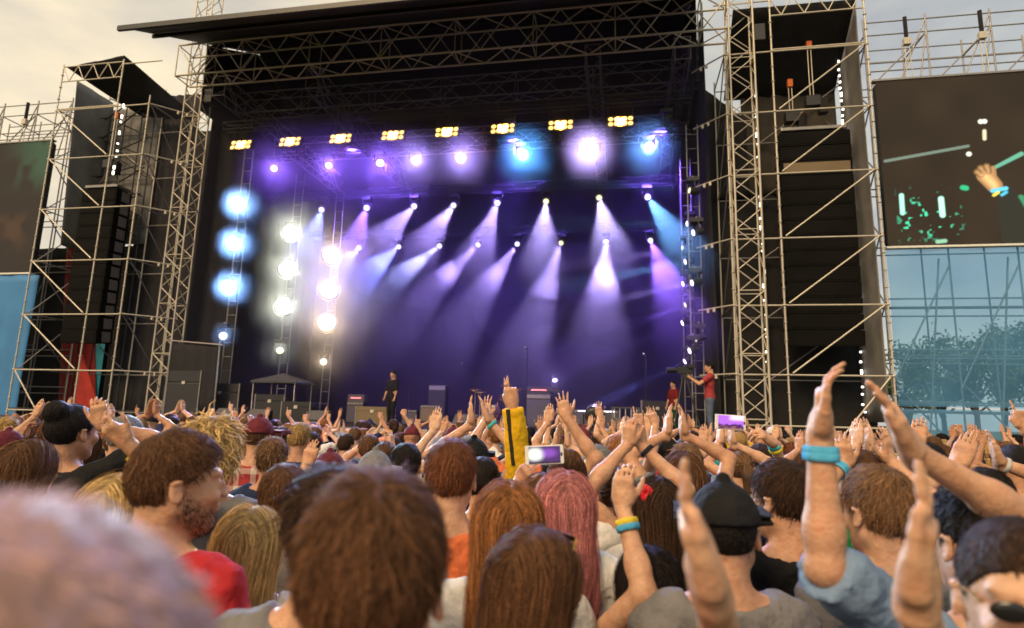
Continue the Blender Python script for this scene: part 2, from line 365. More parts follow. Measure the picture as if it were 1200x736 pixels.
# ------------------------------------------------------------------ line arrays and hoists
spk = mat('black speaker foam', (.007, .0065, .006), .9, 0, .2, 20, spec=.15)
def line_array(label, s0, s1, b, ztop, n, zb, bend):
    t = thing('line_array', label, 'loudspeaker', SM((s0 + s1) / 2, b, 0)); w = s1 - s0
    h = (ztop - zb) / n
    for i in range(n):
        z = ztop - h * (i + .5); m = box(t, 'speaker_cabinet', (0, 0, z), (w, .75, h * .975), spk, Matrix.Rotation(R(bend * i), 3, 'X'))
        g = mobj('grille', unit('box', tan_m if i == 2 and s0 > 0 else spk), m, Matrix.Translation((0, -.505, 0)) @ Matrix.Diagonal((.93, .02, .72, 1)))
        for x in (-.503, .503): mobj('side_plate', unit('box', dsteel), m, Matrix.Translation((x, .1, 0)) @ Matrix.Diagonal((.006, .5, .8, 1)))
    box(t, 'fly_frame', (0, 0, ztop + .12), (w * .94, .7, .1), dsteel)
    for x in (-w * .36, w * .36): pipe(t, 'sling', (x, 0, ztop + .15), (0, 0, ztop + 1.1), .014, tan_m, 6)
    return t
line_array('tall hanging line array of black speakers in the tower next to the drummer screen', 8.25, 10.3, 1.1, 10.9, 14, 4.2, .5)
line_array('tall hanging line array of black speakers in the tower beside the red banner', -17.3, -15.75, 1.2, 10.2, 12, 4.2, .5)
def hoist(label, s, b, z, ztop, lean=0):
    t = thing('chain_hoist', label, 'hoist', SM(s, b, z))
    box(t, 'motor_body', (0, 0, 0), (.42, .3, .34), blackmet); box(t, 'chain_bag', (.3, 0, -.16), (.25, .24, .5), black)
    pipe(t, 'chain', (-.05, 0, .15), (-.05 + lean, 0, ztop - z), .016, steel, 6); pipe(t, 'chain', (.05, 0, .15), (.05 + lean, 0, ztop - z), .016, steel, 6)
    box(t, 'hook_block', (lean, 0, ztop - z - .12), (.16, .12, .26), orange)
hoist('long chain hoist with orange hook above the array next to the drummer screen', 9.35, 1.0, 12.0, 14.1)
hoist('small chain hoist with orange hook block beside the larger hoist next to the drummer screen', 8.85, 1.5, 11.75, 13.1)
hoist('chain hoist with orange hook block in the tower beside the red banner', -16.5, 1.1, 11.3, 13.5)

# ------------------------------------------------------------------ screens at the sides
def grid_picture(name, w, h, nx, ny, fn, strength, parent, M):
    "a screen face: small square pixels coloured by fn(u, v)"
    xs = np.linspace(-w / 2, w / 2, nx + 1); zs = np.linspace(-h / 2, h / 2, ny + 1)
    X, Z = np.meshgrid(xs, zs); v = np.stack([X.ravel(), np.zeros(X.size), Z.ravel()], 1)
    idx = np.arange((nx + 1) * (ny + 1)).reshape(ny + 1, nx + 1)
    f = np.stack([idx[:-1, :-1].ravel(), idx[:-1, 1:].ravel(), idx[1:, 1:].ravel(), idx[1:, :-1].ravel()], 1)
    me = mesh_from(v.tolist(), f.tolist(), None)
    U, V = np.meshgrid((np.arange(nx + 1)) / nx, (np.arange(ny + 1)) / ny)
    col = fn(U, V).reshape(-1, 3)
    a = me.color_attributes.new('picture', 'FLOAT_COLOR', 'POINT'); a.data.foreach_set('color', np.concatenate([col, np.ones((len(col), 1))], 1).astype(np.float32).ravel())
    key = 'screen picture %.2f' % strength
    if key not in MATS:
        m = bpy.data.materials.new(key); m.use_nodes = True; MATS[key] = m; n = m.node_tree.nodes; l = m.node_tree.links; p = n['Principled BSDF']
        p.inputs['Base Color'].default_value = (.012, .012, .012, 1); p.inputs['Roughness'].default_value = .6; p.inputs['Specular IOR Level'].default_value = .1
        at_ = n.new('ShaderNodeAttribute'); at_.attribute_name = 'picture'; l.new(at_.outputs['Color'], p.inputs['Emission Color']); p.inputs['Emission Strength'].default_value = strength
    me.materials.append(MATS[key]); return mobj(name, me, parent, M)
def smooth(x, a, b):
    t = np.clip((x - a) / (b - a), 0, 1); return t * t * (3 - 2 * t)
def cap2(U, V, p, q, r0, r1):
    px, py = U - p[0], V - p[1]; dx, dy = q[0] - p[0], q[1] - p[1]; t = np.clip((px * dx + py * dy) / (dx * dx + dy * dy), 0, 1)
    return np.hypot(px - t * dx, py - t * dy) - (r0 + (r1 - r0) * t)
def vnoise(U, V, f, seed):
    r_ = np.random.default_rng(seed); g = r_.random((64, 64)); x, y = U * f, V * f; i, j = x.astype(int) % 63, y.astype(int) % 63; a, b = x % 1, y % 1
    a = a * a * (3 - 2 * a); b = b * b * (3 - 2 * b)
    return (g[j, i] * (1 - a) + g[j, i + 1] * a) * (1 - b) + (g[j + 1, i] * (1 - a) + g[j + 1, i + 1] * a) * b
def mixc(c, m, col): return c * (1 - m[..., None]) + np.array(col) * m[..., None]
def drummer(U, V):
    x, y = U * 4.6, V * 5.25                    # metres on the wall
    c = np.ones(U.shape + (3,)) * np.array((.019, .012, .0065)) * (.75 + .5 * vnoise(U, V, 6, 1))[..., None]
    n = vnoise(x, y, 1.7, 3) * vnoise(x, y, 5, 4)
    band = smooth(y, .0, .5) * (1 - smooth(y, 1.1, 1.9)) * (1 - smooth(x, 1.5, 2.2)) * smooth(x, .2, .5)
    c = mixc(c, band * smooth(vnoise(x, y, 7, 3) * vnoise(x, y, 13, 4), .42, .6), (.05, .5, .28))
    for (a, b, r_, col) in ((( .45, 1.0), (.46, 1.55), .035, (.35, .9, .6)), ((1.5, .9), (1.5, 1.4), .05, (.4, .8, .6)), ((2.1, 1.72), (2.18, 1.7), .05, (.02, .35, .15)), ((1.3, .1), (1.5, .12), .03, (.2, .4, .25)), ((3.55, .55), (3.55, 1.35), .06, (.03, .2, .09))):
        c = mixc(c, 1 - smooth(cap2(x, y, a, b, r_, r_), 0, .05), col)
    c = mixc(c, .7 * (1 - smooth(cap2(x, y, (.1, 2.65), (2.35, 3.0), .03, .03), 0, .03)), (.16, .22, .17))   # cymbal edge
    for p in ((2.75, 3.75), (2.85, 3.75), (2.35, 2.75)): c = mixc(c, 1 - smooth(np.hypot(x - p[0], y - p[1]) - .05, 0, .04), (.75, .75, .6))
    c = mixc(c, .8 * (1 - smooth(cap2(x, y, (2.8, 3.2), (2.82, 3.45), .03, .03), 0, .04)), (.7, .6, .4))
    arm = cap2(x, y, (3.45, .1), (3.2, 1.45), .5, .24); c = mixc(c, 1 - smooth(arm, -.03, .05), (.017, .017, .012))
    c = mixc(c, 1 - smooth(cap2(x, y, (2.8, 2.2), (3.7, 2.68), .04, .06), -.02, .03), (.10, .30, .20))       # stick
    bx, by = x, y; x, y = (x - 2.72) / .78 + 3.1, (y - 2.1) / .78 + 2.0
    hand = np.minimum.reduce([cap2(x, y, (3.35, 1.55), (3.1, 1.95), .27, .30), cap2(x, y, (2.95, 2.0), (2.84, 2.1), .12, .11), cap2(x, y, (3.05, 2.1), (2.97, 2.25), .12, .11), cap2(x, y, (3.2, 2.12), (3.17, 2.31), .12, .11), cap2(x, y, (3.35, 1.95), (3.36, 2.22), .11, .09)])
    crease = np.minimum.reduce([np.abs(cap2(x, y, a, b, .1, .1)) for a, b in (((2.95, 2.0), (2.84, 2.1)), ((3.05, 2.1), (2.97, 2.25)), ((3.2, 2.12), (3.17, 2.31)))])
    sk = (np.array((.62, .33, .13)) * (.45 + .75 * smooth(-hand, 0, .3) * (.6 + .6 * vnoise(x, y, 3, 8)))[..., None]) * (.55 + .45 * smooth(crease, 0, .06))[..., None]
    m = 1 - smooth(hand, -.02, .04); c = c * (1 - m[..., None]) + sk * m[..., None]
    for o, col in ((0, (.10, .45, .60)), (.12, (.75, .50, .06)), (.24, (.06, .38, .55))):
        c = mixc(c, 1 - smooth(cap2(x, y, (3.27 + o * .5, 1.22 - o * .15 + .12), (3.72 + o * .1, 1.42 - o * .1), .07, .07), -.02, .03), col) if o == 0 else mixc(c, 1 - smooth(cap2(x, y, (3.3 + (o - .12) * 2.2, 1.17), (3.45 + (o - .12) * 2.2, 1.27), .05, .05), -.02, .03), col)
    return np.clip(c, 0, 1)
def greenery(U, V):
    c = np.ones(U.shape + (3,)) * np.array((.019, .013, .009))
    n = vnoise(U, V, 5, 21) * .6 + vnoise(U, V, 14, 22) * .4
    c = mixc(c, smooth(U, .45, .95) * smooth(V, .55, .8) * smooth(n, .35, .6) * .8, (.03, .06, .03))
    c = mixc(c, smooth(V, .1, .3) * (1 - smooth(V, .35, .5)) * smooth(n, .5, .7) * .6, (.06, .028, .014))
    return c
def video_wall(label, s0, s1, z0, z1, fn, b=.5, nx=190, ny=210):
    w, h = s1 - s0, z1 - z0
    t = thing('video_screen', label, 'screen', SM((s0 + s1) / 2, b, (z0 + z1) / 2))
    box(t, 'housing', (0, .12, 0), (w, .2, h), blackmet)
    grid_picture('display', w - .02, h - .02, nx, ny, fn, 1.0, t, Matrix.Translation((0, -.004, 0)))
    for zz in (-h / 2 - .03, h / 2 + .03): box(t, 'frame_bar', (0, .06, zz), (w + .1, .2, .06), white_p if zz < 0 else dsteel)
    return t
video_wall('large video screen showing a drummer hand holding a stick over green lights', 11.0, 15.6, 7.06, 12.28, drummer)
video_wall('video screen with a dim green picture above the blue banner', -23.3, -18.72, 6.82, 12.16, greenery, .5, 60, 70)
# header scaffolds carrying the screens
def header(label, s0, s1, zb, zt, base):
    t = thing('header_scaffold', label, 'scaffold', SM())
    n = 3; w = (s1 - s0) / n
    for b in (1.0, 2.6):
        for z in (zb, zb + .28, zt - .45, zt): pipe(t, 'chord', (s0, b, z), (s1, b, z), .022, dsteel)
        for i in range(n + 1):
            x = s0 + i * w
            pipe(t, 'post', (x, b, base), (x, b, zt + .15), .026, dsteel)
            if i < n and b < 2:
                pipe(t, 'diagonal_brace', (x, b, zb - .6), (x + w, b, zt - .45), .022, dsteel)
                pipe(t, 'diagonal_brace', (x + w * .45, b, zb - .7), (x + w, b, zt), .022, dsteel)
                pipe(t, 'diagonal_brace', (x + w, b, zt - .3), (x + w * .8, b, zb - .8), .022, dsteel)
        for z in (5.6, 4.1, 2.6, 1.1, 7.6, 9.6):
            pipe(t, 'ledger', (s0, b, z), (s1, b, z), .024, dsteel); pipe(t, 'ledger', (s0, b, z - .25), (s1, b, z - .25), .024, dsteel)
        for i in range(n if b < 2 else 0):
            x = s0 + i * w
            pipe(t, 'diagonal_brace', (x, b, 3.0), (x + w * 1.0, b, 6.6), .026, dsteel); pipe(t, 'diagonal_brace', (x + w * .4, b, .3), (x + w * .85, b, 6.8), .026, dsteel); pipe(t, 'diagonal_brace', (x + w, b, 1.0), (x, b, 3.2), .024, dsteel)
    for i in range(n + 1): pipe(t, 'transom', (s0 + i * w, 1.0, zt - .45), (s0 + i * w, 2.6, zt - .45), .022, dsteel)
    for i, x in enumerate((s0 + .25 * (s1 - s0) - .2, s0 + .62 * (s1 - s0) - .1)):       # straps and hooks that hold the screen
        pipe(t, 'strap', (x, .85, zt), (x, .85, zt - .75), .06, black); box(t, 'hook', (x, .85, zt - .85), (.2, .16, .22), steel)
        for o in (-.06, .06): pipe(t, 'chain', (x + o, .85, zt - .9), (x + o * 1.5, .85, zb - .8), .014, steel, 6)
header('scaffold beam of tubes and straps carrying the drummer screen', 11.0, 16.4, 12.9, 14.6, 0)
header('scaffold beam of tubes and straps carrying the dim green screen', -23.6, -18.6, 12.6, 14.1, 0)
# translucent scrims below the screens
def scrim_mat(name, tint, dif, mixf):
    m = bpy.data.materials.new(name); m.use_nodes = True; n = m.node_tree.nodes; l = m.node_tree.links
    for x in list(n):
        if x.type == 'BSDF_PRINCIPLED': n.remove(x)
    o = [x for x in n if x.type == 'OUTPUT_MATERIAL'][0]
    tr = n.new('ShaderNodeBsdfTransparent'); tr.inputs[0].default_value = (*tint, 1)
    di = n.new('ShaderNodeBsdfDiffuse'); di.inputs[0].default_value = (*dif, 1)
    tl = n.new('ShaderNodeBsdfTranslucent'); tl.inputs[0].default_value = (*dif, 1)
    m1 = n.new('ShaderNodeMixShader'); m1.inputs[0].default_value = .55; l.new(di.outputs[0], m1.inputs[1]); l.new(tl.outputs[0], m1.inputs[2])
    t = n.new('ShaderNodeTexCoord'); z = n.new('ShaderNodeTexNoise'); z.inputs['Scale'].default_value = .7; z.inputs['Detail'].default_value = 4; l.new(t.outputs['Object'], z.inputs['Vector'])
    r_ = n.new('ShaderNodeMapRange'); r_.inputs['From Min'].default_value = .3; r_.inputs['From Max'].default_value = .7; r_.inputs['To Min'].default_value = mixf - .07; r_.inputs['To Max'].default_value = mixf + .07; l.new(z.outputs['Fac'], r_.inputs['Value'])
    m2 = n.new('ShaderNodeMixShader'); l.new(r_.outputs[0], m2.inputs[0]); l.new(tr.outputs[0], m2.inputs[1]); l.new(m1.outputs[0], m2.inputs[2]); l.new(m2.outputs[0], o.inputs['Surface'])
    return m
scrim = scrim_mat('blue mesh scrim', (.74, .92, 1.0), (.20, .55, .98), .45)
def scrim_sheet(label, s0, s1, z0, z1, seed, b=.62):
    o = sheet('scrim', (s0, b, z0), (s1, b, z0), (s1, b, z1), (s0, b, z1), scrim, None, SM(), 30, 24, .035, 2.5, .0, seed=seed)
    return tag(o, label, 'banner')
def single(name, s0, s1, z0, z1, b, material, seed):
    v = []; f = []; nu, nv = 30, 24; r_ = random.Random(seed); ph = [r_.uniform(0, 6) for _ in range(4)]
    for j in range(nv + 1):
        for i in range(nu + 1):
            a, c = i / nu, j / nv
            v.append((s0 + (s1 - s0) * a, b + .05 * math.sin(9 * a + 6 * c + ph[0]) * (1 - c) + .025 * math.sin(23 * a - 9 * c + ph[1]), z0 + (z1 - z0) * c))
    for j in range(nv):
        for i in range(nu): k = j * (nu + 1) + i; f.append((k, k + 1, k + nu + 2, k + nu + 1))
    return mobj(name, mesh_from(v, f, material, True), None, SM())
tag(single('scrim', 10.95, 15.6, 2.46, 6.98, .55, scrim, 1), 'translucent blue mesh scrim under the drummer screen, scaffold and trees showing through', 'scrim')
tag(single('scrim', 10.9, 15.6, .2, 2.40, .5, scrim, 2), 'lower blue scrim strip standing on the ground under the drummer screen scrim', 'scrim')
cloth('blue_banner', 'opaque blue banner under the dim green video screen', 'banner', (-23.3, .5, .2), (-18.35, .5, .2), (-18.35, .5, 6.72), (-23.3, .5, 6.72), bluecloth, None, SM(), 30, 24, .05, 3, .01, seed=31)
cloth('teal_banner', 'dark teal cloth inside the foot of the tower beside the red banner', 'banner', (-18.0, 2.75, .3), (-17.2, 2.75, .3), (-17.2, 2.75, 6.6), (-18.0, 2.75, 6.6), teal, None, SM(), 12, 16, .05, 2, .01, seed=32)

# ------------------------------------------------------------------ lamps
bulb_m = bpy.data.materials.new('small warm bulb'); bulb_m.use_nodes = True; bulb_m.node_tree.nodes['Principled BSDF'].inputs['Emission Color'].default_value = (1, .93, .8, 1); bulb_m.node_tree.nodes['Principled BSDF'].inputs['Emission Strength'].default_value = 2.2
def string_light(label, s, b, z0, z1, seed):
    r_ = random.Random(seed); t = thing('string_light', label, 'string light', SM(s, b, 0)); pipe(t, 'cable', (0, 0, z0), (0, 0, z1), .008, blackmet, 6)
    z = z0 + .1
    while z < z1:
        box(t, 'bulb', (r_.uniform(-.03, .03), -.03, z), (.05, .05, r_.choice((.05, .06, .14))), bulb_m); z += r_.choice((.22, .22, .3, .45))
string_light('string of small white bulbs between the lattice mast and the line array', 7.62, .9, 3.6, 12.4, 1)
string_light('string of small white bulbs beside the pale tarpaulin next to the drummer screen', 10.42, 1.6, 2.2, 14.6, 2)
string_light('short string of small white bulbs up the tower beside the red banner', -15.75, .6, 10.6, 13.6, 3)
def lens_mat(name, col, strength, hot=False):
    m = bpy.data.materials.new(name); m.use_nodes = True; n = m.node_tree.nodes; p = n['Principled BSDF']
    p.inputs['Base Color'].default_value = (.6, .6, .6, 1); p.inputs['Emission Color'].default_value = (*col, 1); p.inputs['Emission Strength'].default_value = strength
    if hot:                                             # the reflector is brightest on its axis
        l = m.node_tree.links; t = n.new('ShaderNodeTexCoord'); v = n.new('ShaderNodeVectorMath'); v.operation = 'MULTIPLY'; v.inputs[1].default_value = (1, 1, 0); l.new(t.outputs['Object'], v.inputs[0])
        q = n.new('ShaderNodeVectorMath'); q.operation = 'LENGTH'; l.new(v.outputs[0], q.inputs[0]); r = n.new('ShaderNodeMapRange'); r.interpolation_type = 'SMOOTHSTEP'; r.inputs['From Min'].default_value = .03; r.inputs['From Max'].default_value = .135; r.inputs['To Min'].default_value = strength; r.inputs['To Max'].default_value = strength * .09
        l.new(q.outputs['Value'], r.inputs['Value']); l.new(r.outputs[0], p.inputs['Emission Strength'])
    return m
L_white = lens_mat('lens white', (1, .92, .46), 1.3, True); L_violet = lens_mat('lens violet', (.72, .66, 1), 5, True); L_amber = lens_mat('lens amber', (1, .55, .12), 1.35)
head_prof = [(.10, -.26), (.15, -.24), (.165, -.1), (.15, .05), (.16, .12), (.155, .14)]
proto = {}
def lamp(label, pos, target, col, power, cone, lens, group, blend=.5, size=1.0, up=True, name='moving_head_lamp', rad=.06):
    pos, target = Vector(pos), Vector(target)
    t = thing(name, label, 'stage lamp', SM(*pos), group)
    k = (lens.name,)
    d = (target - pos).normalized(); q = d.to_track_quat('Z', 'Y').to_matrix().to_4x4() @ Matrix.Scale(size, 4)
    if 'head' not in proto:
        h = lathe('lamp_head', head_prof, blackmet, t, q, 16); proto['head'] = h.data
    else: h = mobj('lamp_head', proto['head'], t, q)
    if k not in proto:
        l = lathe('lens', [(.135, .138), (.12, .152), (.06, .163), (.01, .166)], lens, h, Matrix(), 16); proto[k] = l.data
    else: mobj('lens', proto[k], h)
    sg = 1 if up else -1
    sx_ = Vector((d.y, -d.x, 0)); sx_ = sx_.normalized() if sx_.length > .05 else Vector((1, 0, 0))
    for w in (-.19, .19):
        pipe(t, 'yoke_arm', sx_ * w * size, sx_ * w * size + Vector((0, 0, .30 * sg)), .022, blackmet)
    box(t, 'base_box', (0, 0, .36 * sg), (.40, .30, .13), blackmet); pipe(t, 'clamp', (0, 0, .42 * sg), (0, 0, .50 * sg), .03, dsteel)
    if power:
        ld = bpy.data.lights.new('beam', 'SPOT'); ld.energy = power * .66; ld.color = col; ld.spot_size = R(cone); ld.spot_blend = blend; ld.shadow_soft_size = rad
        lo = bpy.data.objects.new('bulb', ld); put(lo, t, Matrix.Translation(d * .2 * size) @ d.to_track_quat('-Z', 'Y').to_matrix().to_4x4())
    return t
CAM_S = MSI @ Vector((0, 0, CAM_Z))
VIOLET, LAV, CYAN, WARM, BLUE = (.34, .17, 1), (.52, .40, 1), (.22, .62, 1), (1, .92, .62), (.20, .26, 1)
# amber blinders: 2 x 4 lenses
gx = 'amber blinders on the front lighting truss'
bl_mesh = None
for i in range(8):
    s = -11.14 + 2.069 * i
    t = thing('blinder_lamp', 'amber eight lens blinder under the roof truss, ' + ['next to the mast by the red banner', 'second from the mast by the red banner', 'third from the mast by the red banner', 'fourth from the mast by the red banner', 'fourth from the mast by the camera operator', 'third from the mast by the camera operator', 'second from the mast by the camera operator', 'next to the mast by the camera operator'][i], 'stage lamp', SM(s, 1.5, 12.02), gx)
    t.rotation_euler = (MS @ Matrix.Rotation(R(-14), 4, 'X')).to_euler()
    box(t, 'housing', (0, .08, 0), (.92, .14, .46), blackmet)
    for j in range(4):
        for k in range(2):
            x = -.335 + .2 * j + (.07 if j > 1 else 0); z = -.11 + .22 * k
            if bl_mesh is None:
                l = lathe('lens', [(.088, 0), (.075, .012), (.03, .02), (.005, .022)], L_amber, t, Matrix.Translation((x, .008, z)) @ Matrix.Rotation(R(90), 4, 'X'), 14); bl_mesh = l.data
            else: mobj('lens', bl_mesh, t, Matrix.Translation((x, .008, z)) @ Matrix.Rotation(R(90), 4, 'X'))
    for x in (-.42, .42): pipe(t, 'bracket', (x, .08, .1), (x, .02, .62), .015, blackmet)
    ld = bpy.data.lights.new('glow', 'SPOT'); ld.energy = 6000; ld.color = (1, .28, .03); ld.spot_size = R(84); ld.spot_blend = .8; ld.shadow_soft_size = .2
    put(bpy.data.objects.new('bulb', ld), t, Matrix.Translation((0, -.06, 0)) @ Matrix.Rotation(R(90), 4, 'X'))
# upper row
for i, (s, col, p, cone, ln) in enumerate([(-10.3, VIOLET, 900, 50, L_violet), (-7.95, VIOLET, 900, 50, L_violet), (-5.81, VIOLET, 1500, 40, L_violet), (-4.36, LAV, 1700, 28, L_white), (-2.58, LAV, 2200, 28, L_white), (-.21, (.12, .5, 1), 3600, 28, L_white), (2.2, (.55, .45, .85), 5200, 28, L_white), (4.31, (.2, .5, 1), 2000, 28, L_white)]):
    lamp(['violet lamp in the upper row nearest the lamp ladders', 'violet lamp in the upper row second from the lamp ladders', 'small lavender lamp in the upper row of the lighting truss', 'bright lavender lamp in the upper row beside the smaller lavender one', 'large bright lavender lamp in the upper row below the amber blinders', 'large cyan white lamp in the upper row beside the largest lamp', 'largest warm white lamp in the upper row', 'cyan lamp in the upper row near the right mast'][i],
         (s, 2.5, 11.43), CAM_S + Vector((0, 4 if i < 3 else 0, .5)), col, p, cone, ln, 'lamps in the upper row', size=(1, 1, 1.1, 1.3, 1.5, 1.7, 2.1, 1.4)[i])
# middle and rear rows: fan of beams
mid = [(-9.46, 10.58, (360, 300), BLUE), (-7.37, 10.58, (410, 300), VIOLET), (-5.22, 10.57, (445, 285), LAV), (-3.51, 10.54, (495, 290), LAV), (-1.66, 10.58, (560, 300), LAV), (.35, 10.57, (635, 300), (.58, .5, 1)), (2.47, 10.63, (715, 290), (.62, .55, 1)), (4.34, 10.58, (800, 290), CYAN)]
for i, (s, z, e_, col) in enumerate(mid):
    lamp('beam lamp in the middle row, ' + ['blue, next to the lamp ladders', 'violet, second from the lamp ladders', 'lavender, third from the lamp ladders', 'lavender, third from the drummer screen side but two', 'lavender, above the drum kit', 'pale, pointing straight down', 'pale, second from the right mast', 'cyan, next to the right mast'][i],
         (s, 5, z), at(e_[0], e_[1], -.6), col, 9500, 12, L_white, 'lamps in the middle row', .6)
rear = [(-9.24, (380, 330), BLUE), (-7.19, (420, 330), BLUE), (-5.13, (440, 345), (.45, .5, 1)), (-3.26, (490, 355), LAV), (-1.39, (550, 365), LAV), (.63, (625, 380), (.58, .46, 1)), (2.65, (705, 360), (.58, .46, 1)), (4.6, (790, 350), VIOLET)]
for i, (s, e_, col) in enumerate(rear):
    lamp('beam lamp in the rear row, ' + ['blue, next to the lamp ladders', 'blue, second from the lamp ladders', 'pale blue, third from the lamp ladders', 'lavender, fourth from the lamp ladders', 'lavender, above the amplifier stack', 'pale lavender, third from the right mast', 'pale lavender, second from the right mast', 'violet, next to the right mast'][i],
         (s, 8.5, 9.86), at(e_[0], e_[1], 1.6), col, 10500, 12, L_white, 'lamps in the rear row', .6)
for i, (s, tg) in enumerate(((-7.0, (-6, 11, 5)), (-.6, (0, 11, 5)), (4.9, (1, 11, 4)))):  # added lamps, violet fill that tints the smoke and the backdrop
    lamp('added violet fill lamp on the %s, washing the backdrop' % ['amber blinder truss near the lamp ladders', 'amber blinder truss above the drum kit', 'amber blinder truss near the right mast'][i], (s, 1.9, 12.1), tg, (.20, .10, 1), 6500, 110, L_violet, 'added violet fill lamps', 1.0)
# lamp ladders at both sides
def ladder(label, s, b, z0, z1):
    t = thing('lamp_ladder', label, 'truss', SM(s, b, 0))
    for x in (-.18, .18): pipe(t, 'upright', (x, .35, z0), (x, .35, z1), .022, dsteel)
    n = int((z1 - z0) / .5)
    for i in range(n): pipe(t, 'rung', (-.18, .35, z0 + .25 + i * .5), (.18, .35, z0 + .25 + i * .5), .012, dsteel, 6)
    box(t, 'foot', (0, .35, z0 + .03), (.7, .6, .06), blackmet)
COLS = [('front', -10.49, .8, (9.29, 7.8, 6.19, 4.44), (.30, .62, 1)), ('middle', -9.73, 3.2, (8.95, 7.43, 5.92, 4.2), (.72, .80, .50)), ('rear', -9.08, 5.5, (8.64, 7.09, 5.67, 3.99), (1, .80, .38))]
for nm, s, b, zs, col in COLS:
    ladder(nm + ' lamp ladder on the side of the small canopy', s, b, DECK, 11.6)
    for i, z in enumerate(zs):
        big = i < 3
        lamp(('large dazzling lamp on the %s ladder near the canopy, ' % nm + ['top', 'second from top', 'third from top'][i]) if big else 'small lamp lowest on the %s ladder near the canopy' % nm,
             (s, b, z), CAM_S + Vector((0, 0, .5)), col, ({'front': 5200, 'middle': 2250, 'rear': 1550}[nm]) if big else 420, 30 if big else 20, L_white, 'lamps on the ladders near the canopy',   .7, {'front': 1.9, 'middle': 2.4, 'rear': 2.9}[nm] if big else 1.1, name='moving_head_lamp')
RC = [(5.62, 1.0, 9.2, (700, 215), CYAN, 1), (5.68, .8, 7.76, (700, 300), LAV, 0), (5.60, .8, 6.14, (720, 350), LAV, 1), (5.66, .8, 4.41, (690, 440), BLUE, 0), (5.48, .8, 4.04, (690, 450), BLUE, 0),
      (5.80, 3.6, 8.95, (740, 262), CYAN, 1), (5.62, 3.6, 8.05, (700, 305), LAV, 1), (5.70, 3.6, 7.55, (690, 330), CYAN, 1), (5.60, 3.6, 6.75, (690, 360), LAV, 1), (5.66, 3.6, 6.0, (680, 405), VIOLET, 1), (5.55, 3.6, 5.35, (670, 430), VIOLET, 1), (5.6, 3.6, 4.0, (690, 480), BLUE, 1)]
ladder('front lamp ladder on the side of the camera operator', 5.66, .9, DECK, 11.6); ladder('rear lamp ladder on the side of the camera operator', 5.7, 3.6, DECK, 11.6)
for i, (s, b, z, e_, col, on) in enumerate(RC):
    lamp('side lamp on the %s ladder near the camera operator, %s' % ('front' if b < 2 else 'rear', ['topmost', 'second from top', 'third from top', 'second from bottom', 'lowest', 'topmost', 'second from top', 'third from top', 'fourth from top', 'third from bottom', 'second from bottom', 'lowest'][i]),
         (s, b, z), at(e_[0], e_[1], b - .9), col, 7000 if on else 500, 10, L_violet if i % 3 else L_white, 'side lamps near the camera operator', .5, .8)

# ------------------------------------------------------------------ stage smoke
def volume_mat(name, dens, col, g):
    m = bpy.data.materials.new(name); m.use_nodes = True; n = m.node_tree.nodes; l = m.node_tree.links; n.clear()
    o = n.new('ShaderNodeOutputMaterial'); v = n.new('ShaderNodeVolumePrincipled'); v.inputs['Color'].default_value = (*col, 1); v.inputs['Density'].default_value = dens; v.inputs['Anisotropy'].default_value = g
    l.new(v.outputs[0], o.inputs['Volume']); return m
bm = bmesh.new(); bmesh.ops.create_cube(bm, size=1, matrix=Matrix.Translation((-3.35, 4.9, 7.3)) @ Matrix.Diagonal((18.9, 13.2, 11.6, 1)))
sm = bm_obj('stage_smoke', bm, volume_mat('stage smoke', .017, (.80, .74, .98), .68), None, SM()); sm['kind'] = 'stuff'
sm['label'] = 'thin smoke drifting over the stage and lit by the lamps'; sm['category'] = 'smoke'

# ------------------------------------------------------------------ people: bodies grown from a distance field and skinned with surface nets
skin_m = mat('skin', (.5, .3, .2), .5, 0, .16, 22, .22, 95, objcol=True, spec=.3)
_n = skin_m.node_tree.nodes; _l = skin_m.node_tree.links; _p = _n['Principled BSDF']; _src = _p.inputs['Base Color'].links[0].from_socket
_t = _n.new('ShaderNodeTexCoord'); _z = _n.new('ShaderNodeTexNoise'); _z.inputs['Scale'].default_value = 38; _z.inputs['Detail'].default_value = 6; _l.new(_t.outputs['Object'], _z.inputs['Vector'])
_r = _n.new('ShaderNodeMapRange'); _r.inputs['From Min'].default_value = .42; _r.inputs['From Max'].default_value = .72; _r.inputs['To Max'].default_value = .55; _l.new(_z.outputs['Fac'], _r.inputs['Value'])
_m = _n.new('ShaderNodeMix'); _m.data_type = 'RGBA'; _m.blend_type = 'MULTIPLY'; _m.inputs[7].default_value = (.88, .62, .55, 1); _l.new(_r.outputs[0], _m.inputs[0]); _l.new(_src, _m.inputs[6]); _l.new(_m.outputs[2], _p.inputs['Base Color'])
cloth_m = mat('clothing', (.2, .2, .2), .85, 0, .2, 9, .8, 22, objcol=True, spec=.15)
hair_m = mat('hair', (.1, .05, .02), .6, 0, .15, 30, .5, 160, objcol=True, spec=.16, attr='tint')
V3 = lambda *a: np.array(a, float)
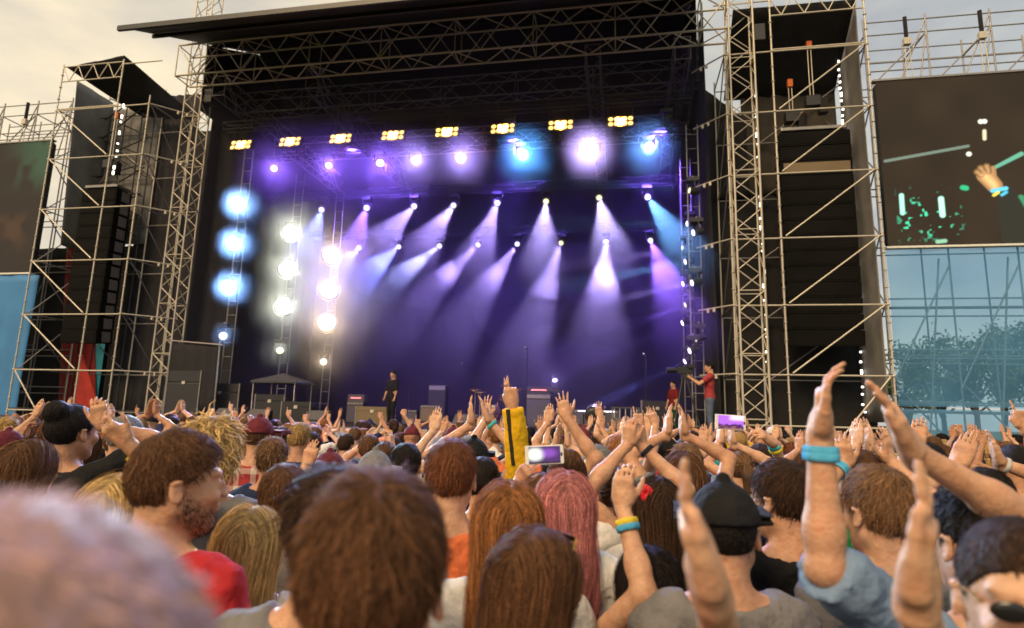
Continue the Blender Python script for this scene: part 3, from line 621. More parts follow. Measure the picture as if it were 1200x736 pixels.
class Field:
    def __init__(self): self.p = []; self.clips = []; self.noise = None; self.off = 0.0
    def cone(self, a, b, ra, rb, k=.02): self.p.append(('c', np.array(a, float), np.array(b, float), ra, rb, k)); return self
    def ell(self, c, r, k=.02, rot=None, sub=False): self.p.append(('s' if sub else 'e', np.array(c, float), np.array(r, float), np.eye(3) if rot is None else rot, 0, k)); return self
    def box(self, c, h, rad, rot, k=.006): self.p.append(('b', np.array(c, float), np.array(h, float), rot, rad, k)); return self
    def bounds(self, q, m):
        t, a, b = q[:3]
        if t == 'c': return np.minimum(a - q[3], b - q[4]) - m if False else np.minimum(a, b) - max(q[3], q[4]) - m, np.maximum(a, b) + max(q[3], q[4]) + m
        if t == 'b': e_ = np.abs(q[3]) @ b + q[4]
        else: e_ = np.full(3, b.max())
        return a - e_ - m, a + e_ + m
    def dist(self, q, X, Y, Z):
        t = q[0]
        if t == 'c':
            a, b = q[1], q[2]; d = b - a; L = max(d @ d, 1e-12)
            px, py, pz = X - a[0], Y - a[1], Z - a[2]
            h = np.clip((px * d[0] + py * d[1] + pz * d[2]) / L, 0, 1)
            return np.sqrt((px - h * d[0]) ** 2 + (py - h * d[1]) ** 2 + (pz - h * d[2]) ** 2) - (q[3] + (q[4] - q[3]) * h)
        c, r, M = q[1], q[2], q[3]
        px, py, pz = X - c[0], Y - c[1], Z - c[2]
        lx = px * M[0, 0] + py * M[1, 0] + pz * M[2, 0]; ly = px * M[0, 1] + py * M[1, 1] + pz * M[2, 1]; lz = px * M[0, 2] + py * M[1, 2] + pz * M[2, 2]
        if t == 'b':
            qx, qy, qz = np.abs(lx) - r[0], np.abs(ly) - r[1], np.abs(lz) - r[2]
            return np.sqrt(np.maximum(qx, 0) ** 2 + np.maximum(qy, 0) ** 2 + np.maximum(qz, 0) ** 2) + np.minimum(np.maximum(np.maximum(qx, qy), qz), 0) - q[4]
        k0 = np.sqrt((lx / r[0]) ** 2 + (ly / r[1]) ** 2 + (lz / r[2]) ** 2); k1 = np.sqrt((lx / r[0] ** 2) ** 2 + (ly / r[1] ** 2) ** 2 + (lz / r[2] ** 2) ** 2)
        return k0 * (k0 - 1) / np.maximum(k1, 1e-6)
    @staticmethod
    def join(a, b, k, sub):
        if sub:
            b = -b; h = np.maximum(k - np.abs(a - b), 0) / k; return np.maximum(a, b) + h * h * k / 4
        h = np.maximum(k - np.abs(a - b), 0) / k; return np.minimum(a, b) - h * h * k / 4
    def grid(self, xs, ys, zs):
        D = np.full((len(xs), len(ys), len(zs)), 1.0, np.float32)
        for q in self.p:
            lo, hi = self.bounds(q, q[5] + .03 + self.off)
            i0, i1 = np.searchsorted(xs, lo[0]), np.searchsorted(xs, hi[0]); j0, j1 = np.searchsorted(ys, lo[1]), np.searchsorted(ys, hi[1]); k0, k1 = np.searchsorted(zs, lo[2]), np.searchsorted(zs, hi[2])
            if i1 <= i0 or j1 <= j0 or k1 <= k0: continue
            X = xs[i0:i1, None, None]; Y = ys[None, j0:j1, None]; Z = zs[None, None, k0:k1]
            D[i0:i1, j0:j1, k0:k1] = self.join(D[i0:i1, j0:j1, k0:k1], self.dist(q, X, Y, Z).astype(np.float32), q[5], q[0] == 's')
        D -= self.off
        X = xs[:, None, None]; Y = ys[None, :, None]; Z = zs[None, None, :]
        if self.noise: D += self.noise(X, Y, Z).astype(np.float32)
        for f in self.clips: D = np.maximum(D, f(X, Y, Z).astype(np.float32))
        return D
    def points(self, P):
        X, Y, Z = P.T; D = np.full(len(P), 1.0)
        for q in self.p: D = self.join(D, self.dist(q, X, Y, Z), q[5], q[0] == 's')
        return D - self.off
def axis_lines(lo, hi, coarse, fine):
    "grid lines from lo to hi, coarse by default, finer inside the (a, b, step) spans"
    out_ = [lo]; x = lo
    while x < hi:
        st = coarse
        for a, b, s_ in fine:
            if a - s_ <= x < b: st = min(st, s_)
            elif x < a: st = min(st, max(a - x, s_))
        x += st; out_.append(x)
    return np.array(out_)
CORN = [(i, j, k) for i in (0, 1) for j in (0, 1) for k in (0, 1)]
def nets(D, xs, ys, zs):
    s = D < 0; n = [d - 1 for d in D.shape]
    c = sum(s[i:i + n[0], j:j + n[1], k:k + n[2]].astype(np.uint8) for i, j, k in CORN)
    mask = (c > 0) & (c < 8); cells = np.argwhere(mask); idx = np.full(mask.shape, -1, np.int64); idx[mask] = np.arange(len(cells))
    acc = np.zeros((len(cells), 3)); cnt = np.zeros(len(cells)); ax = (xs, ys, zs)
    for a in CORN:
        for d in range(3):
            if a[d]: continue
            b = list(a); b[d] = 1
            ia = cells + np.array(a); ib = cells + np.array(b)
            da = D[tuple(ia.T)]; db = D[tuple(ib.T)]; cr = (da < 0) != (db < 0); t = np.where(cr, da / np.where(cr, da - db, 1), 0)
            pa = np.stack([ax[m][ia[:, m]] for m in range(3)], 1); pb = np.stack([ax[m][ib[:, m]] for m in range(3)], 1)
            acc += np.where(cr[:, None], pa + (pb - pa) * t[:, None], 0); cnt += cr
    V = acc / np.maximum(cnt, 1)[:, None]; F = []
    for d in range(3):
        e, f = (d + 1) % 3, (d + 2) % 3
        a = [slice(None)] * 3; b = [slice(None)] * 3; a[d] = slice(0, -1); b[d] = slice(1, None)
        ch = s[tuple(a)] != s[tuple(b)]; E = np.argwhere(ch); E = E[(E[:, e] > 0) & (E[:, f] > 0) & (E[:, e] < n[e]) & (E[:, f] < n[f])]
        if not len(E): continue
        q = []
        for oe, of in ((1, 1), (0, 1), (0, 0), (1, 0)):
            g = E.copy(); g[:, e] -= oe; g[:, f] -= of; q.append(idx[tuple(g.T)])
        q = np.stack(q, 1); fl = ~s[tuple(E.T)]; q[fl] = q[fl][:, ::-1]; F.append(q)
    F = np.concatenate(F) if F else np.zeros((0, 4), int)
    return V, F[(F >= 0).all(1)]
def np_mesh(V, F, material, attr=None):
    me = bpy.data.meshes.new('mesh'); nv, nf = len(V), len(F); k = F.shape[1]
    me.vertices.add(nv); me.vertices.foreach_set('co', np.ascontiguousarray(V, np.float32).ravel())
    me.loops.add(nf * k); me.loops.foreach_set('vertex_index', F.astype(np.int32).ravel())
    me.polygons.add(nf); me.polygons.foreach_set('loop_start', np.arange(0, nf * k, k, dtype=np.int32)); me.polygons.foreach_set('loop_total', np.full(nf, k, np.int32))
    me.update(calc_edges=True); me.materials.append(material)
    if attr is not None:
        a = me.color_attributes.new('tint', 'FLOAT_COLOR', 'POINT'); a.data.foreach_set('color', np.repeat(attr, 4).reshape(-1, 4).astype(np.float32).ravel())
    me.shade_smooth(); return me
def rotm(yaw=0, pitch=0, roll=0): return np.array(Euler((pitch, roll, 0)).to_matrix()) if not yaw else np.array(Matrix.Rotation(yaw, 3, 'Z') @ Euler((pitch, roll, 0)).to_matrix())
def unitv(v): v = np.array(v, float); return v / max(np.linalg.norm(v), 1e-9)

HEAD_Z, NECK = 1.635, V3(0, -.045, 1.43)
def head_prims(F, M, c, face=True):
    T = lambda p: c + M @ np.array(p, float)
    F.ell(T((0, -.012, .022)), (.0765, .098, .093), .02, M); F.ell(T((0, .028, -.042)), (.060, .066, .075), .03, M)
    for s in (-1, 1):
        F.cone(T((s * .048, -.01, -.055)), T((s * .02, .062, -.098)), .022, .018, .025)
        F.ell(T((s * .0805, -.016, -.014)), (.009, .016, .028), .008, M @ rotm(0, .15, s * -.16)); F.cone(T((s * .083, -.028, .008)), T((s * .087, -.008, .012)), .005, .006, .004)
    if face:
        for s in (-1, 1): F.ell(T((s * .0905, -.013, -.012)), (.0055, .009, .017), .004, M, True)
    F.cone(T((0, .068, -.095)), T((0, .05, -.1)), .022, .025, .02)
    if face:
        F.cone(T((0, .090, .014)), T((0, .110, -.024)), .0075, .0105, .014)
        for s in (-1, 1):
            F.cone(T((s * .05, .076, .026)), T((s * .012, .09, .022)), .008, .008, .016); F.ell(T((s * .033, .101, .001)), (.016, .011, .010), .012, M, True); F.ell(T((s * .032, .083, .0)), (.014, .012, .011), .004, M)
            F.ell(T((s * .04, .07, -.03)), (.022, .02, .018), .02, M); F.cone(T((s * .011, .104, -.028)), T((s * .012, .108, -.030)), .008, .008, .006)
        F.ell(T((0, .092, -.053)), (.022, .010, .0065), .006, M); F.ell(T((0, .091, -.064)), (.019, .010, .0065), .006, M)
POSES = {  # curl angles of finger joints, spread, thumb opening
    'flat': ((4, 8, 6), 2, -.12), 'open': ((4, 12, 10), 13, .9), 'loose': ((18, 28, 20), 5, .5), 'fist': ((80, 95, 60), 1, -.2), 'grip': ((42, 55, 35), 4, .3), 'cup': ((14, 18, 14), 2, .05)}
def hand_prims(F, w, u, n, side, pose, s=1.0, k=.006):
    u = unitv(u); n = unitv(n - u * (n @ u)); v = np.cross(u, n) * side
    T = lambda a, b, c: w + s * (u * a + v * b + n * c)
    M = np.stack([u, v, n], 1)
    F.cone(w - u * .02 * s, T(.03, 0, 0), .0245 * s, .0245 * s, .015)
    F.box(T(.052, 0, 0), s * V3(.038, .031, .005), .0095 * s, M, .012)
    F.ell(T(.035, .026, .010), s * V3(.034, .017, .014), .012, M); F.ell(T(.04, -.026, .008), s * V3(.036, .014, .012), .012, M)
    ext = None
    base = pose
    if pose == 'point': base, ext = 'fist', (0,)
    if pose == 'two': base, ext = 'fist', (0, 1)
    if pose == 'horns': base, ext = 'fist', (0, 3)
    for i, (bv, L, r_) in enumerate(((.0270, .079, .0078), (.0090, .088, .0081), (-.0090, .082, .0077), (-.0260, .065, .0068))):
        cur, spr, th = POSES[base]
        if ext and i in ext: cur = (4, 8, 5)
        a = R(spr) * (1.5 - i) / 1.5 + R(1.0) * (1.5 - i); d = u * math.cos(a) + v * math.sin(a); p = T(.088 - abs(i - 1.2) * .004, bv, 0)
        ang = 0; seg = (.46, .30, .24); rr = r_ * s
        for j in range(3):
            ang += R(cur[j] + (i * 2 if base == 'loose' else 0)); dd = d * math.cos(ang) + n * math.sin(ang); q = p + dd * L * seg[j] * s
            F.cone(p, q, rr, rr * .90, .0045 if j or i else k)
            if j == 0: F.ell(q, V3(1, 1, 1) * rr * 1.04, .004); F.ell(p - n * .003 * s, V3(1, 1, 1) * rr * 1.08, .005)
            p = q; rr *= .9
    th = POSES[base][2]
    if pose in ('point', 'two', 'horns', 'fist'):
        p0, p1, p2, p3 = T(.022, .030, .008), T(.05, .044, .022), T(.068, .028, .036), T(.07, .008, .040)
    else:
        nf = .25 if th < .1 else 1.0; d = unitv((.75, .25 + th * .6, .30 * nf)); p0 = T(.018, .030, .008 * nf); p1 = T(*(V3(.018, .030, .008 * nf) + d * .042)); d2 = unitv((.92, .1 + th * .45, .18 * nf)); p2 = p1 + M @ d2 * .034 * s; p3 = p2 + M @ unitv((.95, th * .4, .12 * nf)) * .026 * s
    F.cone(p0, p1, .0145 * s, .0118 * s, .012); F.cone(p1, p2, .0115 * s, .0098 * s, .004); F.cone(p2, p3, .0098 * s, .0078 * s, .004)
def ik(sh, wr, la, lb, hint):
    d = wr - sh; L = np.linalg.norm(d); f = 1.0
    if L > (la + lb) * .995: f = L / ((la + lb) * .995)
    la, lb = la * f, lb * f; u = d / L; a = (la * la - lb * lb + L * L) / (2 * L); h = math.sqrt(max(la * la - a * a, 0))
    p = hint - sh; p = p - u * (p @ u); p = unitv(p) if np.linalg.norm(p) > 1e-4 else V3(1, 0, 0)
    return sh + u * a + p * h
class Body:
    "joint positions in metres, facing +y, feet on z = 0"
    def __init__(self, H=1.75, build=1.0, head=(0, 0, 0), arms=None, lean=0):
        self.s = s = H / 1.75; self.g = build; self.HM = rotm(*head)
        self.nk = V3(0, -.035 + lean * .3, 1.445) * s; self.hc = self.nk + s * (self.HM @ V3(0, .028, .19)); self.lean = lean; self.arms = []
        for side in (1, -1):
            a = (arms or {}).get('R' if side > 0 else 'L') or {'wrist': (side * .26, .10, .86), 'hint': (side * .5, -.3, 1.1), 'u': (0, .12, -1), 'n': (-side, 0, 0), 'pose': 'loose'}
            sh = V3(side * .178 * (1 + .5 * (build - 1)), -.01 + lean * .2, 1.395) * s
            wr = np.array(a['wrist'], float); wr = wr * (s if not a.get('abs') else 1)
            if wr[2] > sh[2]: sh = sh + V3(-side * .012, 0, .055) * s * min(1, (wr[2] - sh[2]) / .3)
            hint = np.array(a['hint'], float) * (s if not a.get('abs') else 1); el = ik(sh, wr, .29 * s, .262 * s, hint)
            self.arms.append(dict(side=side, sh=sh, el=el, wr=wr, u=unitv(a.get('u', wr - el)), n=np.array(a['n'], float), pose=a['pose'], hs=a.get('hs', 1.0) * s, sleeve=a.get('sleeve'), band=a.get('band')))
    def torso(self, F, o=0, legs=True):
        s, g = self.s, self.g; y = self.lean * .2
        F.ell(V3(0, y, 1.25) * s, V3(.160 * g, .108 * g, .20) * s, .03); F.cone(V3(-.135 * g, y - .01, 1.395) * s, V3(.135 * g, y - .01, 1.395) * s, .066 * s, .066 * s, .05)
        for d in (-1, 1): F.cone(V3(0, y - .03, 1.455) * s, V3(d * .13, y - .02, 1.425) * s, .056 * s, .045 * s, .05)
        F.ell(V3(0, 0, 1.05) * s, V3(.138 * g, .098 * g, .15) * s, .06); F.ell(V3(0, -.005, .92) * s, V3(.165 * g, .115 * g, .13) * s, .06)
    def legs(self, F):
        s = self.s
        for d in (-1, 1):
            F.cone(V3(d * .09, 0, .87) * s, V3(d * .105, .015, .48) * s, .088 * s, .058 * s, .03); F.cone(V3(d * .105, .015, .48) * s, V3(d * .11, -.02, .09) * s, .056 * s, .04 * s, .03)
    def feet(self, F):
        s = self.s
        for d in (-1, 1): F.cone(V3(d * .11, -.04, .045) * s, V3(d * .13, .13, .035) * s, .043 * s, .034 * s, .03)
    def build_body(self, fine, hfine, face, coarse=.02):
        s = self.s; F = Field(); self.torso(F)
        F.cone(self.nk - V3(0, .0, .03), self.hc + self.HM @ V3(0, -.03, -.06) * s, .062 * s, .054 * s, .03)
        n0 = len(F.p); head_prims(F, self.HM, V3(0, 0, 0), face)
        q2 = []
        for q in F.p[n0:]:
            q = list(q); q[1] = self.hc + q[1] * s
            if q[0] == 'c': q[2] = self.hc + q[2] * s; q[3] *= s; q[4] *= s
            else: q[2] = q[2] * s
            q2.append(tuple(q))
        F.p[n0:] = q2
        self.legs(F); self.feet(F)
        fx = [(self.hc[0] - .1, self.hc[0] + .1, fine)]; fy = [(self.hc[1] - .12, self.hc[1] + .13, fine)]; fz = [(self.hc[2] - .14, self.hc[2] + .13, fine)]
        for a in self.arms:
            sh, el, wr = a['sh'], a['el'], a['wr']; fo = wr - el
            F.cone(sh, el, .050 * s, .037 * s, .03); F.cone(el, el + fo * .3, .034 * s, .036 * s, .02); F.cone(el + fo * .25, wr, .036 * s, .0225 * s, .02)
            hand_prims(F, wr, a['u'], a['n'], a['side'], a['pose'], a['hs'])
            if wr[2] > 1.2 * s:
                c = wr + a['u'] * .09 * s
                for l, i in ((fx, 0), (fy, 1), (fz, 2)):
                    e_ = .05 + .07 * abs(a['u'][i]); l.append((c[i] - e_, c[i] + e_, hfine))
                for l, i in ((fx, 0), (fy, 1)): l.append((min(el[i], wr[i]) - .04, max(el[i], wr[i]) + .04, coarse * .6))
        lo = np.min([F.bounds(q, .03)[0] for q in F.p], 0); hi = np.max([F.bounds(q, .03)[1] for q in F.p], 0)
        fz += [(1.2 * s, hi[2], coarse * .7)]
        xs = axis_lines(lo[0], hi[0], coarse, fx); ys = axis_lines(lo[1], hi[1], coarse, fy); zs = axis_lines(lo[2], hi[2], coarse * 1.7, fz)
        V, Q = nets(F.grid(xs, ys, zs), xs, ys, zs); return np_mesh(V, Q, skin_m)
    def build_shirt(self, sleeve=.45, res=.014, hem=.86, neck=0.0, seed=0, loose=.013):
        s = self.s; F = Field(); self.torso(F); F.off = loose
        r_ = random.Random(seed); ph = [r_.uniform(0, 6) for _ in range(6)]; ends = []
        for a in self.arms:
            sl = sleeve if a['sleeve'] is None else a['sleeve']
            if sl <= 0: F.cone(a['sh'], a['sh'] * .7 + V3(0, 0, a['sh'][2] * .3), .05 * s, .05 * s, .03); continue
            sh, el, wr = a['sh'], a['el'], a['wr']
            e1 = sh + (el - sh) * min(sl, .5) / .5; F.cone(sh, e1, .056 * s, .046 * s + (.006 if sl <= .5 else 0), .03); d = unitv(el - sh); end = e1
            if sl > .5: e2 = el + (wr - el) * (sl - .5) / .5; F.cone(el, e2, .050 * s, (.040 if sl > .8 else .046) * s, .02); d = unitv(wr - el); end = e2
            ends.append((end, d))
        F.noise = lambda X, Y, Z: .0048 * np.sin(X * 38 + Z * 21 + ph[0] + 2 * np.sin(Y * 17 + ph[1])) * np.sin(Z * 33 - Y * 26 + ph[2]) + .0035 * np.sin(X * 71 - Z * 64 + ph[3] + 2 * np.sin(Z * 30 + Y * 22))
        F.clips = [lambda X, Y, Z: hem * s - Z + 0 * X + 0 * Y]
        nk = self.nk + V3(0, .02, .035 - neck) * s
        F.clips.append(lambda X, Y, Z: (.066 + neck * .8) * s - np.sqrt((X - nk[0]) ** 2 + (Y - nk[1]) ** 2 + ((Z - nk[2]) * .8) ** 2))
        F.clips.append(lambda X, Y, Z: np.where((np.abs(X) < .10 * s) & (Z < self.nk[2] + .16 * s) & (np.abs(Y - self.nk[1]) < .13 * s), Z - (self.nk[2] + .028 * s - neck * .5), -.05))
        for e_, d in ends:
            F.clips.append(lambda X, Y, Z, e_=e_, d=d: np.where(((X - e_[0]) ** 2 + (Y - e_[1]) ** 2 + (Z - e_[2]) ** 2) < (.14 * s) ** 2, (X - e_[0]) * d[0] + (Y - e_[1]) * d[1] + (Z - e_[2]) * d[2], -.05))
        lo = np.min([F.bounds(q, .035)[0] for q in F.p], 0); hi = np.max([F.bounds(q, .035)[1] for q in F.p], 0); lo[2] = max(lo[2], hem * s - .03)
        xs = axis_lines(lo[0], hi[0], res, []); ys = axis_lines(lo[1], hi[1], res, []); zs = axis_lines(lo[2], hi[2], res * 1.6, [(1.2 * s, hi[2], res)])
        V, Q = nets(F.grid(xs, ys, zs), xs, ys, zs); return np_mesh(V, Q, cloth_m)
    def build_trousers(self, res=.045):
        s = self.s; F = Field(); F.ell(V3(0, -.005, .92) * s, V3(.165 * self.g, .115 * self.g, .13) * s, .06); self.legs(F); F.off = .014
        F.clips = [lambda X, Y, Z: Z - .95 * s + 0 * X + 0 * Y, lambda X, Y, Z: .07 * s - Z + 0 * X + 0 * Y]
        lo, hi = V3(-.27, -.2, .04) * s, V3(.27, .2, 1.0) * s
        xs = axis_lines(lo[0], hi[0], res * .7, []); ys = axis_lines(lo[1], hi[1], res * .7, []); zs = axis_lines(lo[2], hi[2], res * 1.3, [])
        V, Q = nets(F.grid(xs, ys, zs), xs, ys, zs); return np_mesh(V, Q, cloth_m)

# hair, in head coordinates (origin at the middle of the head)
def hair_mesh(style, n=900, seed=0, res=.010, width=.0022, pts=5, L=.035, msh=True):
    r_ = np.random.default_rng(seed); F = Field(); F.off = {'buzz': .003, 'short': .006, 'tousled': .008, 'long': .009, 'bob': .011, 'curly': .016, 'bun': .008, 'ponytail': .008}.get(style, .012)
    longish = style in ('long', 'bob', 'ponytail')
    F.ell((0, -.012, .022), (.0765, .098, .093), .02)
    if style in ('tousled', 'short'): F.ell((0, .0, .05), (.066, .085, .072), .03)
    if style == 'long': F.cone((0, -.045, .0), (0, -.075, -.15), .078, .072, .05); F.ell((0, -.075, -.25), (.098, .042, .17), .06)
    if style == 'bob': F.cone((0, -.04, .0), (0, -.05, -.10), .084, .082, .05)
    if style == 'curly': F.ell((0, -.03, -.04), (.085, .085, .10), .04)
    if style == 'bun': F.ell((0, -.085, .085), (.045, .042, .042), .012)
    if style == 'ponytail': F.cone((0, -.105, .03), (0, -.15, -.02), .022, .03, .02); F.cone((0, -.15, -.02), (0, -.125, -.24), .032, .015, .03)
    ph = r_.uniform(0, 6, 6)
    if style in ('tousled', 'curly', 'short'):
        A, fq = {'tousled': (.0055, 70), 'curly': (.012, 55), 'short': (.0025, 75)}[style]
        F.noise = lambda X, Y, Z: A * np.sin(X * fq + 2 * np.sin(Z * fq * .6 + ph[0])) * np.sin(Y * fq * .9 + ph[1]) * np.sin(Z * fq * .8 + ph[2] + X * 20)
    if style in ('long', 'bob'): clip = lambda X, Y, Z: np.where(Z > .055, Y - .12, Y - (.035 - .4 * np.minimum(Z + .02, 0) * 0)) - .0 * X
    elif style == 'curly': clip = lambda X, Y, Z: (1.0 * Y - .02 - Z) * .7
    elif style == 'buzz': clip = lambda X, Y, Z: (.80 * Y - .012 - Z) * .78
    else: clip = lambda X, Y, Z: (.86 * Y - .004 - Z + (.02 if style in ('bun', 'ponytail') else 0) * 0) * .76
    F.clips = [clip]
    if style not in ('long', 'bob', 'curly'): F.clips.append(lambda X, Y, Z: .034 - np.sqrt(((np.abs(X) - .084) * .7) ** 2 + (Y + .014) ** 2 * 1.6 + (Z + .016) ** 2))
    lo = np.min([F.bounds(q, .05)[0] for q in F.p], 0); hi = np.max([F.bounds(q, .05)[1] for q in F.p], 0)
    xs, ys, zs = (axis_lines(lo[i], hi[i], res, []) for i in range(3))
    V, Q = nets(F.grid(xs, ys, zs), xs, ys, zs)
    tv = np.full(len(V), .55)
    if n:
        a, b, c = V[Q[:, 0]], V[Q[:, 1]], V[Q[:, 2]]; nr = np.cross(b - a, V[Q[:, 2]] - a); area = np.linalg.norm(nr, axis=1) + 1e-12; nr = nr / area[:, None]
        cen = V[Q].mean(1); outw = (nr * (cen - V3(0, -.012, -.02))).sum(1) > -.2
        if longish: outw &= (cen[:, 2] > -.02)
        pr = area * outw * (1 + (2.2 * np.clip((cen[:, 2] - .05) / .05, 0, 1) if longish else 0)); pr = pr / pr.sum(); f = r_.choice(len(Q), n, p=pr); wgt = r_.random((n, 2)); wgt[wgt.sum(1) > 1] = 1 - wgt[wgt.sum(1) > 1]
        P = V[Q[f, 0]] + (V[Q[f, 1]] - V[Q[f, 0]]) * wgt[:, :1] + (V[Q[f, 3]] - V[Q[f, 0]]) * wgt[:, 1:]
        def grad(P):
            e_ = 2e-3; g = np.stack([F.points(P + V3(*(e_ if i == k else 0 for i in range(3)))) - F.points(P - V3(*(e_ if i == k else 0 for i in range(3)))) for k in range(3)], 1)
            return g / np.maximum(np.linalg.norm(g, axis=1), 1e-9)[:, None]
        path = [P]; N0 = grad(P); nors = [N0]
        crown = V3(.012, -.06, .11)
        if longish:
            end = {'long': -.40, 'bob': -.17, 'ponytail': -.05}[style]
            Ls = np.maximum(P[:, 2] - end, .03) * r_.uniform(.75, 1.08, n) * 1.15
            if style == 'ponytail': Ls = Ls * 0 + .06
        else: Ls = np.full(n, L) * r_.uniform(.5, 1.3, n)
        wts = (np.arange(pts - 1) + 1.0) ** (1.15 if longish else 0); wts = wts / wts.sum() * (pts - 1)
        step0 = Ls / (pts - 1); ang0 = r_.normal(0, .045 if longish else (.6 if style in ('tousled', 'curly') else .26), n); lift = {'tousled': .30, 'short': .16, 'buzz': .2, 'curly': .3}.get(style, .0) * r_.uniform(.2, 1.6, n) * np.where(r_.random(n) < .07, 3.2, 1.0)
        offs = (r_.uniform(-.001, .0035, n) + np.where(r_.random(n) < .06, r_.uniform(.003, .012, n), 0)) if longish else r_.uniform(0, .002, n)
        for i in range(pts - 1):
            step = step0 * wts[i]; Nn = nors[-1]
            if style == 'ponytail': d = V3(0, -.12, .04) - P
            elif longish:
                d = np.tile(V3(0, -.25, -1), (n, 1)); top = np.clip((P[:, 2] - .03) / .09, 0, 1)[:, None]; d = d * (1 - .8 * top) + top * np.stack([np.sign(P[:, 0] - .008) * 1.0, -.35 + 0 * P[:, 0], 0 * P[:, 0]], 1)
            else:
                d = P - crown; d[:, 2] -= .03
            d = d - Nn * (d * Nn).sum(1)[:, None]; d /= np.maximum(np.linalg.norm(d, axis=1), 1e-9)[:, None]
            w = np.cross(Nn, d); a = ang0 + (.5 * np.sin(i * 1.7 + ang0 * 9) if style == 'curly' else (.05 * np.sin(i * .9 + ang0 * 60) if longish else 0)); d = d * np.cos(a)[:, None] + w * np.sin(a)[:, None]
            P = P + d * step[:, None] + (Nn * (lift * step * (1 - .6 * i / pts))[:, None] if not longish else 0)
            if longish:
                P = P - nors[-1] * (F.points(P) - offs - .0015)[:, None] * .9
            nors.append(grad(P)); path.append(P)
        path = np.stack(path, 1); nors = np.stack(nors, 1)
        tan = np.gradient(path, axis=1); side = np.cross(tan, nors); side /= np.maximum(np.linalg.norm(side, axis=2), 1e-9)[:, :, None]
        taper = np.linspace(1, .25, pts) ** .7; hw = width * r_.uniform(.6, 1.3, n)[:, None, None] * taper[None, :, None] / 2
        tw = nors * (hw * r_.uniform(-.8, .8, n)[:, None, None])
        S = np.stack([path - side * hw - tw, path + side * hw + tw], 2).reshape(n, pts * 2, 3)
        q = np.array([[2 * i, 2 * i + 1, 2 * i + 3, 2 * i + 2] for i in range(pts - 1)]); SQ = (q[None] + (np.arange(n) * pts * 2)[:, None, None]).reshape(-1, 4)
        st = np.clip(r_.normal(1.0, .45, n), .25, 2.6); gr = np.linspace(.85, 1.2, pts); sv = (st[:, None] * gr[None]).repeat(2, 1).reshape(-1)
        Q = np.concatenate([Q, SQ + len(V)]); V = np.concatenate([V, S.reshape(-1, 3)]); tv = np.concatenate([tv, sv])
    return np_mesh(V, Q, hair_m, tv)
def beard_mesh(n=5200, seed=0, res=.006):
    "stubble: short hairs on the jaw, thinning out towards cheek and neck"
    r_ = np.random.default_rng(seed); F = Field(); head_prims(F, np.eye(3), V3(0, 0, 0), False); F.off = .0005
    xs, ys, zs = axis_lines(-.1, .1, res, []), axis_lines(-.06, .13, res, []), axis_lines(-.15, .02, res, [])
    V, Q = nets(F.grid(xs, ys, zs), xs, ys, zs); cen = V[Q].mean(1)
    edge = -.045 + .7 * np.maximum(.06 - cen[:, 1], 0); w = np.clip((edge - cen[:, 2]) / .03, 0, 1) * np.clip((cen[:, 1] + .015) / .03, 0, 1) * np.clip((cen[:, 2] + .135) / .02, 0, 1) * np.clip((np.sqrt(cen[:, 0] ** 2 + (cen[:, 2] + .058) ** 2 + (cen[:, 1] - .1) ** 2) - .016) / .01, 0, 1) + 1e-9
    f = r_.choice(len(Q), n, p=w / w.sum()); P = V[Q[f]]; k = r_.random((n, 4)); k /= k.sum(1)[:, None]; P = (P * k[:, :, None]).sum(1)
    d = P - V3(0, -.01, -.03); d /= np.linalg.norm(d, axis=1)[:, None]; g = d * .5 + V3(0, .1, -1) + r_.normal(0, .3, (n, 3)); g /= np.linalg.norm(g, axis=1)[:, None]; L = r_.uniform(.004, .008, n)[:, None]; sd_ = np.cross(g, d); sd_ /= np.linalg.norm(sd_, axis=1)[:, None]; hw = .0006
    P = P + d * .0006
    S_ = np.stack([P - sd_ * hw, P + sd_ * hw, P + g * L + d * .0015 + sd_ * hw * .3, P + g * L + d * .0015 - sd_ * hw * .3], 1).reshape(-1, 3)
    return np_mesh(S_, np.arange(n * 4).reshape(-1, 4), hair_m, np.repeat(r_.uniform(.5, 1.5, n), 4))
def cap_mesh(res=.008):
    F = Field(); F.ell((0, -.012, .026), (.0765, .098, .095), .02); F.off = .014; F.clips = [lambda X, Y, Z: .02 - .12 * Y - Z + 0 * X]
    F.ell((0, .135, .034), (.078, .075, .004), .01)
    F.cone((0, -.012, .135), (0, -.012, .137), .006, .006, .004)
    lo, hi = V3(-.13, -.15, -.02), V3(.13, .25, .17); xs, ys, zs = (axis_lines(lo[i], hi[i], res, []) for i in range(3))
    V, Q = nets(F.grid(xs, ys, zs), xs, ys, zs); return np_mesh(V, Q, cloth_m)
def torus_mesh(R_, r0, n=18, m=8, flat=1.6):
    v = []; f = []
    for i in range(n):
        a = 6.28318 * i / n
        for j in range(m):
            b = 6.28318 * j / m; rr = R_ + r0 * .45 * math.cos(b); v.append((rr * math.cos(a), rr * math.sin(a), r0 * flat * math.sin(b)))
    for i in range(n):
        for j in range(m): f.append((i * m + j, ((i + 1) % n) * m + j, ((i + 1) % n) * m + (j + 1) % m, i * m + (j + 1) % m))
    return mesh_from(v, f, cloth_m, True)
HC = {'black': (.014, .010, .009), 'dark brown': (.045, .022, .012), 'brown': (.12, .055, .025), 'light brown': (.20, .105, .05), 'auburn': (.17, .06, .025), 'ginger': (.30, .12, .04), 'blonde': (.58, .38, .15), 'grey': (.25, .24, .23), 'pink': (.55, .20, .19), 'gold': (.46, .28, .10)}
